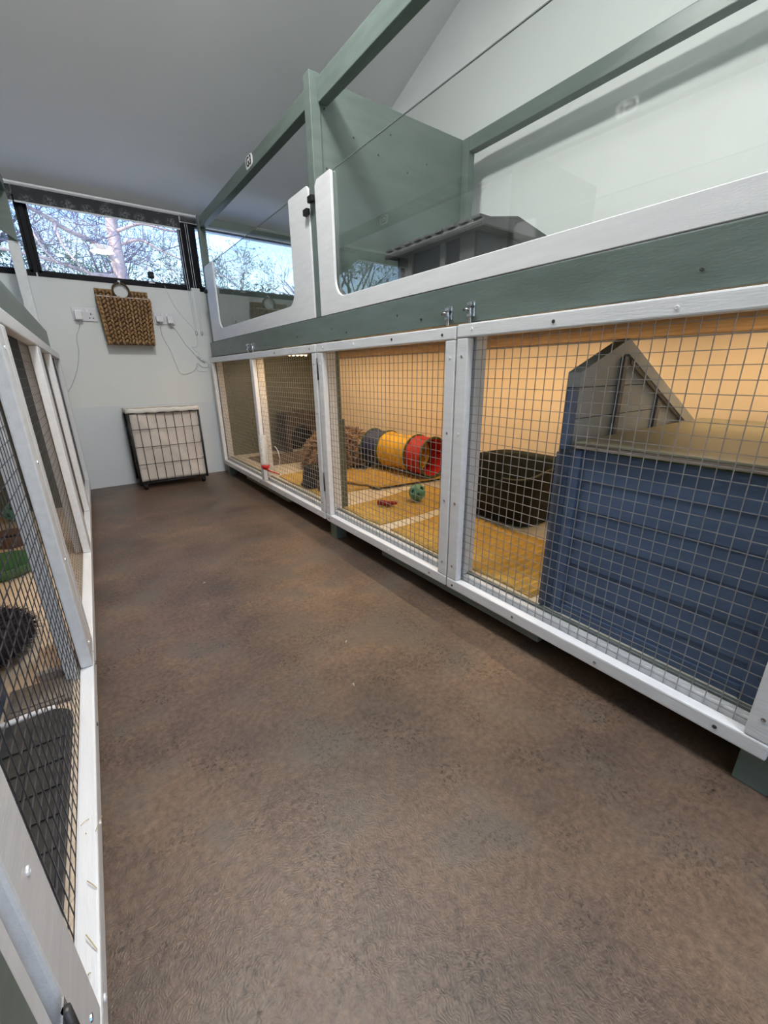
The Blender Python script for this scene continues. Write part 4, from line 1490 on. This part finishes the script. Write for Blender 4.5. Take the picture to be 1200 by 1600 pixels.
# ------------------------------------------------------------------ roller blinds
for i, (xa, xb, z0_, z1_, lab) in enumerate(((-1.12, -0.055, 1.885, 1.972, 'dark patterned roller blind over the window behind the near pens'), (-0.048, 0.912, 1.888, 1.972, 'dark roller blind with pale dandelion print above the tree window'), (1.05, 1.91, 1.925, 1.972, 'slim roller blind at the window behind the upper pen'))):
    t = thing('roller_blind', lab, 'blind', ((xa + xb) / 2, 3.83, z0_), 'roller blinds on the window wall')
    bm = bmesh.new()
    addbox(bm, (xa, 3.826, z0_), (xb, 3.829, z1_ - 0.003), bevel=0)
    fin('fabric', bm, 'blind_fabric', t)
    tube('roller', [(xa, 3.846, z1_ - 0.022), (xb, 3.846, z1_ - 0.022)], 0.016, 'blind_fabric', t, 14)
    box('bottom_bar', (xa, 3.824, z0_ - 0.010), (xb, 3.832, z0_), 'blind_rail', t, bevel=0.002)
    box('head_rail', (xa - 0.004, 3.822, z1_ - 0.0025), (xb + 0.004, 3.860, z1_), 'blind_rail', t, bevel=0.001)
    for xx in (xa - 0.006, xb + 0.001):
        box('end_bracket', (xx, 3.824, z1_ - 0.045), (xx + 0.005, 3.864, z1_ - 0.003), 'plug_white', t, bevel=0.001)
# pull cords of the two blinds, looped over hooks
for xt, xbm, lab in ((0.905, 0.927, 'white blind cord loop hanging left of the twin cords'), (0.958, 0.968, 'white blind cord loop hanging nearest the upper pen')):
    t = thing('blind_cord', lab, 'cord', (xbm, 3.85, 1.16), 'blind cords')
    for dx in (-0.006, 0.008):
        tube('cord', smoothpts([(xt + dx, 3.846, 1.93), (xt + dx * 1.1 + 0.004, 3.846, 1.60), (xbm + dx, 3.852, 1.30), (xbm + dx * 0.6, 3.856, 1.175)]), 0.0016, 'cord_white', t, 6)
    tube('loop_end', smoothpts([(xbm - 0.004, 3.856, 1.175), (xbm - 0.006, 3.857, 1.158), (xbm + 0.002, 3.857, 1.148), (xbm + 0.008, 3.857, 1.160), (xbm + 0.005, 3.856, 1.175)]), 0.0022, 'steel', t, 6)
    box('cleat', (xbm - 0.005, 3.858, 1.150), (xbm + 0.006, 3.866, 1.172), 'plug_white', t, bevel=0.001)


# ------------------------------------------------------------------ laundry bin on castors
def laundry_bin():
    x0, x1, y0, y1, z0_, z1_ = 0.300, 0.782, 3.560, 3.80, 0.055, 0.608
    t = thing('laundry_bin', 'wheeled black wire laundry bin with cream cloth liner', 'laundry bin', ((x0 + x1) / 2, (y0 + y1) / 2, 0.0))
    for x in (x0, x1):
        for y in (y0, y1):
            tube('post', [(x, y, 0.045), (x, y, z1_ - 0.02)], 0.0085, 'black_metal', t)
    for z in (z0_, z1_ - 0.03):
        tube('hoop', [(x0, y0, z), (x1, y0, z), (x1, y1, z), (x0, y1, z)], 0.006, 'black_metal', t, 8, closed=True)
    for k in range(1, 8):
        x = x0 + (x1 - x0) * k / 8
        tube('wire', [(x, y0 - 0.002, z0_), (x, y0 - 0.002, z1_ - 0.03)], 0.0023, 'black_metal', t, 6)
    for k in range(1, 4):
        z = z0_ + (z1_ - 0.03 - z0_) * k / 4 + 0.012
        tube('wire', [(x0, y0 - 0.005, z), (x1, y0 - 0.005, z)], 0.0023, 'black_metal', t, 6)
        for xx in (x0, x1):
            tube('wire', [(xx, y0, z), (xx, y1, z)], 0.0023, 'black_metal', t, 6)
    # liner: rumpled cloth sack
    bm = bmesh.new()
    NX, NZ = 26, 24

    def cl(u, v, face):
        if face == 0:
            x, y = x0 + 0.010 + (x1 - x0 - 0.020) * u, y0 + 0.008
            fold = 0.007 * math.sin(6 * (u + v * 0.8)) + 0.010 * math.exp(-((u - (1 - v) * 0.95) / 0.045) ** 2) * -1 + 0.006 * math.exp(-((u - 0.78) / 0.02) ** 2) * -1 + mnoise.noise((u * 5, v * 4, 3)) * 0.008
            return Vector((x, y + 0.010 + fold, z0_ + 0.008 + (z1_ - z0_ - 0.012) * v))
        return None
    g = [[bm.verts.new(cl(i / NX, j / NZ, 0)) for i in range(NX + 1)] for j in range(NZ + 1)]
    for j in range(NZ):
        for i in range(NX):
            bm.faces.new((g[j][i], g[j][i + 1], g[j + 1][i + 1], g[j + 1][i]))
    # sides and back, bottom
    bk = [[bm.verts.new((x, y1 - 0.012, g[j][0].co.z)) for x in (x0 + 0.010, x1 - 0.010)] for j in range(NZ + 1)]
    for j in range(NZ):
        bm.faces.new((g[j][0], g[j + 1][0], bk[j + 1][0], bk[j][0]))
        bm.faces.new((g[j][NX], bk[j][1], bk[j + 1][1], g[j + 1][NX]))
        bm.faces.new((bk[j][0], bk[j + 1][0], bk[j + 1][1], bk[j][1]))
    bm.faces.new([g[0][i] for i in range(NX + 1)] + [bk[0][1], bk[0][0]])
    fin('liner', bm, 'liner', t, True)
    # cuff folded over the top hoop
    bm = bmesh.new()
    pr = [(-0.007, -0.030), (-0.010, -0.028), (-0.0095, -0.004), (-0.004, 0.002), (0.008, 0.0), (0.008, -0.02)]
    loop = [(x0, y0), (x1, y0), (x1, y1), (x0, y1)]
    cxm, cym = (x0 + x1) / 2, (y0 + y1) / 2
    rings = []
    NN = 16
    for s in range(4):
        ax_, ay_ = loop[s]
        bx_, by_ = loop[(s + 1) % 4]
        for k in range(NN):
            q = k / NN
            x, y = ax_ + (bx_ - ax_) * q, ay_ + (by_ - ay_) * q
            nx, ny = (0, -1) if s == 0 else (1, 0) if s == 1 else (0, 1) if s == 2 else (-1, 0)
            if k == 0:
                px, py = [(0, -1), (1, 0), (0, 1), (-1, 0)][s - 1]
                nx, ny = nx + px, ny + py
            w = 0.003 * math.sin(k * 1.9 + s)
            rings.append([bm.verts.new((x - nx * (-a) * -1 if False else x + nx * (-a) + 0, y + ny * (-a), z1_ + b + w)) for a, b in pr])
    n = len(rings)
    for i in range(n):
        A, B = rings[i], rings[(i + 1) % n]
        for k in range(len(pr)):
            bm.faces.new((A[k], A[(k + 1) % len(pr)], B[(k + 1) % len(pr)], B[k]))
    fin('cuff', bm, 'liner_cuff', t, True)
    for x in (x0 + 0.03, x1 - 0.03):
        for y in (y0 + 0.02, y1 - 0.03):
            c_ = sub('castor', t)
            box('fork', (x - 0.016, y - 0.014, 0.030), (x + 0.016, y + 0.014, 0.050), 'black_metal', c_, bevel=0.003)
            lathed('wheel', [(0.0, -0.013), (0.018, -0.013), (0.0225, -0.008), (0.0225, 0.008), (0.018, 0.013), (0.0, 0.013)], (x, y, 0.0226), 'black_plastic', c_, axis=(1, 0, 0), seg=18)


laundry_bin()


# ------------------------------------------------------------------ things inside the near pens
def bowl(c, r, h, mat, label, fill=None):
    t = thing('food_bowl', label, 'bowl', (c[0], c[1], ZL), 'bowls in the near pens')
    lathed('dish', [(0.0, 0.0), (r * 0.8, 0.0), (r * 0.86, 0.006), (r, h * 0.95), (r * 0.99, h), (r * 0.93, h), (r * 0.78, 0.012), (0.0, 0.010)], (c[0], c[1], ZL + 0.0005), mat, t, seg=36)
    if fill:
        lathed('food', [(0.0, h * 0.62), (r * 0.5, h * 0.6), (r * 0.88, h * 0.5)], (c[0], c[1], ZL), fill, t)
    return t


p = FL(0.295, 2.07, 0)
bowl((p.x, p.y), 0.125, 0.045, 'green_bowl', 'wide green glazed bowl on the wooden pen floor')
p = FL(0.295, 2.43, 0)
bowl((p.x, p.y), 0.078, 0.055, 'brown_bowl', 'brown ceramic bowl behind the green one', 'house_dark')
p = FL(0.335, 2.86, 0)
holed_ball((p.x, p.y, ZL + 0.0475), 0.047, 'green holed ball on the wooden floor of the near pens')


def grid_rubber():
    fr_ = FL
    # dark rubber mat with pale rim and tile relief
    t = thing('rubber_mat', 'dark grey rubber mat with a pale curved edge in the nearest pen', 'mat', fr_(0.15, 0.72, ZL))
    pts = []
    ya, ybb, da, db = 0.40, 1.055, 0.042, 0.172
    for k in range(9):
        a = math.pi / 2 * k / 8
        pts.append((da + 0.045 - 0.045 * math.sin(a), ybb - 0.045 + 0.045 * math.cos(a)))
    pts += [(da + 0.004, ya), (db, ya), (db, ybb - 0.01)]
    prism('sheet', [fr_(d, y, ZL + 0.0005) for d, y in pts], (0, 0, 0.012), 'rubber_dark', t)
    for i in range(2):
        for j in range(9):
            y = ya + 0.02 + j * 0.066
            d0 = da + 0.012 + i * 0.058
            bm = bmesh.new()
            addbox(bm, (d0, y, ZL + 0.0128), (d0 + 0.054, y + 0.060, ZL + 0.0160), fr_, 0.002)
            fin('tile', bm, 'rubber_dark', t)
    tube('edge', smoothpts([fr_(d, y, ZL + 0.010) for d, y in [(db, ybb + 0.006), (0.11, ybb + 0.010), (0.075, ybb + 0.006)]], 5), 0.007, 'plug_white', t)


grid_rubber()


def fur_bed():
    fr_ = FL
    D0, Y0, RD, RY = 0.290, 1.42, 0.150, 0.185
    t = thing('fur_bed', 'black furry pet bed behind the rubber mat in the near pens', 'pet bed', fr_(D0, Y0, ZL))
    bm = bmesh.new()
    bmesh.ops.create_uvsphere(bm, u_segments=28, v_segments=14, radius=1.0)
    for v in bm.verts:
        x, y, z = v.co
        v.co = fr_(D0 + RD * x, Y0 + RY * y, ZL + 0.050 + 0.048 * z + 0.008 * mnoise.noise((x * 3, y * 3, z * 3)))
    fin('body', bm, 'black_fur', t, True)
    bm = bmesh.new()
    rnd = random.Random(5)
    for k in range(2600):
        a, b = rnd.uniform(0, 2 * math.pi), math.asin(rnd.uniform(-0.35, 1))
        x, y, z = math.cos(a) * math.cos(b), math.sin(a) * math.cos(b), math.sin(b)
        p = fr_(D0 + RD * x, Y0 + RY * y, ZL + 0.050 + 0.048 * z)
        d_ = Vector((-x, y, z * 1.2 + rnd.uniform(-.4, .4))).normalized()
        e_ = p + (d_ + Vector((rnd.uniform(-.6, .6), rnd.uniform(-.6, .6), 0))) * rnd.uniform(0.010, 0.022)
        e_.z = max(e_.z, ZL + 0.001)
        s_ = d_.orthogonal().normalized() * 0.0016
        bm.faces.new((bm.verts.new(p + s_), bm.verts.new(p - s_), bm.verts.new(e_)))
    stuff(fin('fur', bm, 'black_fur', t, recalc=False))


fur_bed()


def step_block():
    fr_ = FL
    t = thing('wooden_step', 'pale wooden step beside the black furry bed in the near pens', 'step', fr_(0.09, 1.30, ZL))
    box('tread', (0.052, 1.195, ZL + 0.022), (0.118, 1.43, ZL + 0.036), 'wood_floor', t, fr_, 0.003)
    box('riser', (0.055, 1.200, ZL + 0.0005), (0.115, 1.212, ZL + 0.0218), 'stone_beige', t, fr_, 0.002)
    box('riser', (0.055, 1.412, ZL + 0.0005), (0.115, 1.424, ZL + 0.0218), 'stone_beige', t, fr_, 0.002)
    t = thing('slate_tile', 'grey stone tile lying just beyond the rubber mat', 'tile', fr_(0.09, 1.13, ZL))
    bm = bmesh.new()
    addbox(bm, (0.046, 1.082, ZL + 0.0005), (0.170, 1.188, ZL + 0.010), fr_, 0.003)
    fin('slab', bm, 'stone_grey', t)
    bm = bmesh.new()
    addbox(bm, (0.058, 1.095, ZL + 0.0102), (0.158, 1.175, ZL + 0.0130), fr_, 0.002)
    fin('face', bm, 'stone_grey', t)


pm('stone_grey', (0.22, 0.19, 0.16), (0.15, 0.13, 0.11), 18, 0.75, 0.4, 70)
step_block()


def near_blue():
    fr_ = FL
    t = thing('blue_box', 'blue painted box beside the rubber mat in the nearest pen', 'box', fr_(0.45, 0.85, ZL))
    box('front', (0.178, 0.42, ZL), (0.192, 1.19, ZL + 0.075), 'blue_paint', t, fr_, 0.002)
    box('end', (0.1925, 1.176, ZL), (0.55, 1.19, ZL + 0.075), 'blue_paint', t, fr_, 0.002)
    box('end', (0.1925, 0.42, ZL), (0.55, 0.434, ZL + 0.075), 'blue_paint', t, fr_, 0.002)
    box('lid', (0.174, 0.415, ZL + 0.0755), (0.56, 1.195, ZL + 0.087), 'blue_paint', t, fr_, 0.003)


near_blue()
pL = FL(0.5, 1.95, 0)
led_strip_y(pL.x, 1.2, 2.2, 1.028, 'long warm light strip above the bowls in the near pens', 0.4)

# straw wisps caught on the sill of the nearest door
rnd = random.Random(21)
for k in range(9):
    y = rnd.uniform(0.42, 0.75)
    d0 = rnd.uniform(-0.002, 0.02)
    p = FL(d0, y, 0.1185)
    q = p + Vector((rnd.uniform(-.012, .012), rnd.uniform(-.025, .025), rnd.uniform(0.001, 0.006)))
    o = tube('straw', [p, p.lerp(q, 0.5) + Vector((0, 0, 0.002)), q], 0.0006, 'straw', None, 5)
    tag(o, 'thin wisp of straw on the sill of the nearest mesh door', 'straw', 'straw wisps on the near door sill')

for x, y, a, lab in ((0.573, 1.005, 0.3, 'pale straw crumb on the brown floor nearest the litter tray door'), (0.486, 0.825, 1.2, 'tiny bent straw crumb in the middle of the brown floor'), (0.30, 1.72, 2.0, 'tiny pale crumb far along the brown floor')):
    d_ = Vector((math.cos(a), math.sin(a), 0)) * 0.006
    p = Vector((x, y, 0.0012))
    o = tube('floor_crumb', [p - d_, p + Vector((0.002, 0.003, 0.001)), p + Vector((-d_.y, d_.x, 0)) * 0.8], 0.0009, 'liner_cuff', None, 5)
    tag(o, lab, 'crumb', 'crumbs on the floor')

# ------------------------------------------------------------------ outdoors
bm = bmesh.new()
N = 24
gv = [[bm.verts.new((-40 + 80 * i / N, 4.1 + 60 * j / N, -0.15 + 0.02 * j + 0.3 * mnoise.noise((i * .5, j * .5, 1)))) for i in range(N + 1)] for j in range(N + 1)]
for j in range(N):
    for i in range(N):
        bm.faces.new((gv[j][i], gv[j][i + 1], gv[j + 1][i + 1], gv[j + 1][i]))
structure(fin('ground', bm, 'grass'))
bm = bmesh.new()
addbox(bm, (-9.0, 4.05, -0.6), (9.0, 8.3, 0.12), bevel=0.01)
structure(fin('bounce_slab', bm, 'bounce_pale'))  # unseen pale slab added to bounce sunlight up onto the ceiling


def grow(bm, p, d_, ln, r, depth, rnd, spread=0.55, up=0.10, kids=(2, 4), seg=5, minr=0.004, tips=None):
    pts, rad = [p], [r]
    n = 4
    q = p.copy()
    dd = d_.normalized()
    for i in range(n):
        dd = (dd + Vector((rnd.uniform(-.16, .16), rnd.uniform(-.16, .16), rnd.uniform(-.10, .16) + up * 0.3))).normalized()
        q = q + dd * ln / n
        pts.append(q.copy())
        rad.append(max(minr, r * (1 - 0.55 * (i + 1) / n)))
    addtube(bm, pts, rad, seg if r > 0.02 else 3, cap=False)
    if tips is not None and depth <= 1:
        tips.extend(pts[2:])
    if depth <= 0:
        return
    for k in range(rnd.randint(*kids)):
        i = rnd.randint(1, n)
        base = pts[i]
        side = dd.orthogonal().normalized()
        side.rotate(Matrix.Rotation(rnd.uniform(0, 6.283), 3, dd))
        nd = (dd * rnd.uniform(0.35, 0.9) + side * rnd.uniform(spread * 0.7, spread * 1.5) + Vector((0, 0, up))).normalized()
        grow(bm, base, nd, ln * rnd.uniform(0.55, 0.82), rad[i] * rnd.uniform(0.5, 0.75), depth - 1, rnd, spread, up, kids, seg, minr, tips)


def leaf_cloud(bm, pts, rnd, per, size, jit):
    for c in pts:
        for k in range(per):
            p = c + Vector((rnd.gauss(0, jit), rnd.gauss(0, jit), rnd.gauss(0, jit * 0.6)))
            a = Vector((rnd.uniform(-1, 1), rnd.uniform(-1, 1), rnd.uniform(-.6, .6))).normalized()
            b = a.orthogonal().normalized()
            b.rotate(Matrix.Rotation(rnd.uniform(0, 6.28), 3, a))
            s = size * rnd.uniform(0.6, 1.4)
            bm.faces.new((bm.verts.new(p - a * s), bm.verts.new(p + b * s * 0.28), bm.verts.new(p + a * s), bm.verts.new(p - b * s * 0.28)))


# big pine in the middle of the tree window
rnd = random.Random(42)
PT = thing('pine_tree', 'tall pine with pinkish trunk and long bare limbs outside the window', 'tree', (1.10, 9.0, 0.0))
tube('trunk', [(1.14, 9.0, -0.2), (1.10, 9.0, 2.0), (1.08, 9.0, 2.7), (1.10, 9.02, 3.4), (1.06, 9.0, 5.2), (1.0, 9.0, 8)], [0.17, 0.115, 0.10, 0.085, 0.07, 0.03], 'bark', PT, 14)
for pts, r in (
    ([(1.08, 8.97, 2.62), (0.80, 8.9, 2.86), (0.45, 8.85, 2.98), (0.15, 8.8, 3.14), (-0.35, 8.7, 3.28), (-1.2, 8.6, 3.4)], 0.045),
    ([(1.02, 8.97, 2.42), (0.62, 8.8, 2.40), (0.2, 8.7, 2.50), (-0.4, 8.6, 2.56), (-1.0, 8.6, 2.5)], 0.035),
    ([(0.30, 8.75, 3.02), (0.36, 8.7, 2.70), (0.55, 8.65, 2.42), (0.70, 8.6, 2.22)], 0.022),
    ([(1.15, 8.95, 3.1), (1.5, 8.8, 3.22), (1.9, 8.7, 3.16), (2.3, 8.6, 3.2)], 0.030),
    ([(1.14, 8.97, 2.9), (1.45, 8.9, 3.0), (1.75, 8.8, 2.86), (2.15, 8.7, 2.70)], 0.026),
    ([(-0.1, 8.75, 3.2), (0.0, 8.7, 2.9), (0.12, 8.65, 2.6), (0.3, 8.6, 2.4)], 0.020),
):
    tube('limb', smoothpts(pts, 4), [max(0.008, r * (1 - 0.6 * i / (4 * (len(pts) - 1)))) for i in range(4 * (len(pts) - 1) + 1)], 'bark', PT, 8)
tw = bmesh.new()
tips = []
for k in range(90):
    x = rnd.uniform(-1.2, 2.6)
    z = rnd.uniform(2.1, 3.5)
    d_ = Vector((rnd.uniform(-1, 1), rnd.uniform(-.4, .4), rnd.uniform(-.7, .5)))
    grow(tw, Vector((x, 9 + rnd.uniform(-.5, .6), z)), d_, rnd.uniform(0.35, 0.7), 0.011, 2, rnd, 0.7, 0.0, (2, 4), 4, 0.0035, tips)
stuff(fin('twigs', tw, 'twig', PT, recalc=False))
lf = bmesh.new()
low = [p for p in tips if p.z < 2.75 and (p.x < 0.9 or p.x > 1.2)]
leaf_cloud(lf, rnd.sample(low, min(900, len(low))), rnd, 5, 0.030, 0.05)
stuff(fin('needles', lf, 'needles', PT, recalc=False))


def bare_tree(loc, h, label, seed, mat='bark_grey', leaves=None, depth=4, nl=1200, kids=(3, 4), spread=0.6, lsize=0.05, lj=0.12, dirs=7, r0=0.10):
    rnd = random.Random(seed)
    x, y = loc
    t = thing('garden_tree', label, 'tree', (x, y, 0.0), 'garden trees outside the window')
    tube('trunk', smoothpts([(x, y, -0.3), (x + 0.03, y, h * 0.25), (x - 0.04, y + 0.05, h * 0.55)], 4), [r0 - r0 * 0.06 * i for i in range(9)], mat, t, 10)
    bm_ = bmesh.new()
    tips = []
    for k in range(dirs):
        a = 2 * math.pi * k / dirs + rnd.uniform(-.3, .3)
        z = h * rnd.uniform(0.22, 0.55)
        grow(bm_, Vector((x, y, z)), Vector((math.cos(a), math.sin(a), rnd.uniform(0.5, 1.3))), h * rnd.uniform(0.24, 0.34), r0 * 0.42, depth, rnd, spread, 0.12, kids, 5, 0.004, tips)
    stuff(fin('branches', bm_, 'twig' if leaves is None else mat, t, recalc=False))
    if leaves:
        lf_ = bmesh.new()
        sel = rnd.sample(tips, min(nl, len(tips)))
        leaf_cloud(lf_, sel, rnd, 4, lsize, lj)
        stuff(fin('leaves', lf_, leaves, t, recalc=False))
    return t


bare_tree((-0.9, 13.0), 6.4, 'bare branching tree behind the pine limbs', 1)
bare_tree((1.2, 13.5), 6.0, 'bare twiggy tree just beyond the pine trunk', 2)
bare_tree((2.70, 10.0), 3.5, 'leafy grey green tree at the near edge of the upper pen window', 3, leaves='leaf_teal', nl=900, lsize=0.028, lj=0.06)
bare_tree((-2.2, 10.0), 5.0, 'dark evergreen outside the window behind the near pens', 4, leaves='needles', nl=1500, lsize=0.06, lj=0.15)
bare_tree((7.2, 14.0), 5.2, 'pale bare tree in the bright sky of the upper pen window', 5, depth=3)
bare_tree((-5.5, 12.0), 6.0, 'evergreen tree at the far end of the garden', 6, leaves='leaf_teal', nl=1500, lsize=0.06, lj=0.15)


def hedge(x0, x1, y, z1, label, seed, mat='leaf_dark'):
    rnd = random.Random(seed)
    t = thing('hedge', label, 'hedge', ((x0 + x1) / 2, y, -0.1), 'garden hedges')
    bm_ = bmesh.new()
    pts = []
    n = int((x1 - x0) * 26)
    for k in range(n):
        x = rnd.uniform(x0, x1)
        top = z1(x)
        pts.append(Vector((x, y + rnd.uniform(-.25, .25), rnd.uniform(max(0.0, top - 1.2), top))))
    leaf_cloud(bm_, pts, rnd, 22, 0.055, 0.13)
    stuff(fin('leaves', bm_, mat, t, recalc=False))
    box('stems', (x0 + 0.1, y - 0.12, -0.2), (x1 - 0.1, y + 0.12, max(0.2, min(z1(x0), z1(x1)) - 0.35)), mat, t, bevel=0.05)


hedge(1.9, 5.4, 9.6, lambda x: 2.50 + (0.42 * max(0, (x - 3.55)) ** 1.2 if x < 4.3 else 0.33 - 0.1 * (x - 4.3)), 'dark clipped hedge rising behind the upper pen window', 8)
hedge(-4.2, 1.2, 11.0, lambda x: 2.45 + 0.1 * math.sin(3 * x), 'green hedge below the pine outside the window', 9, 'needles')
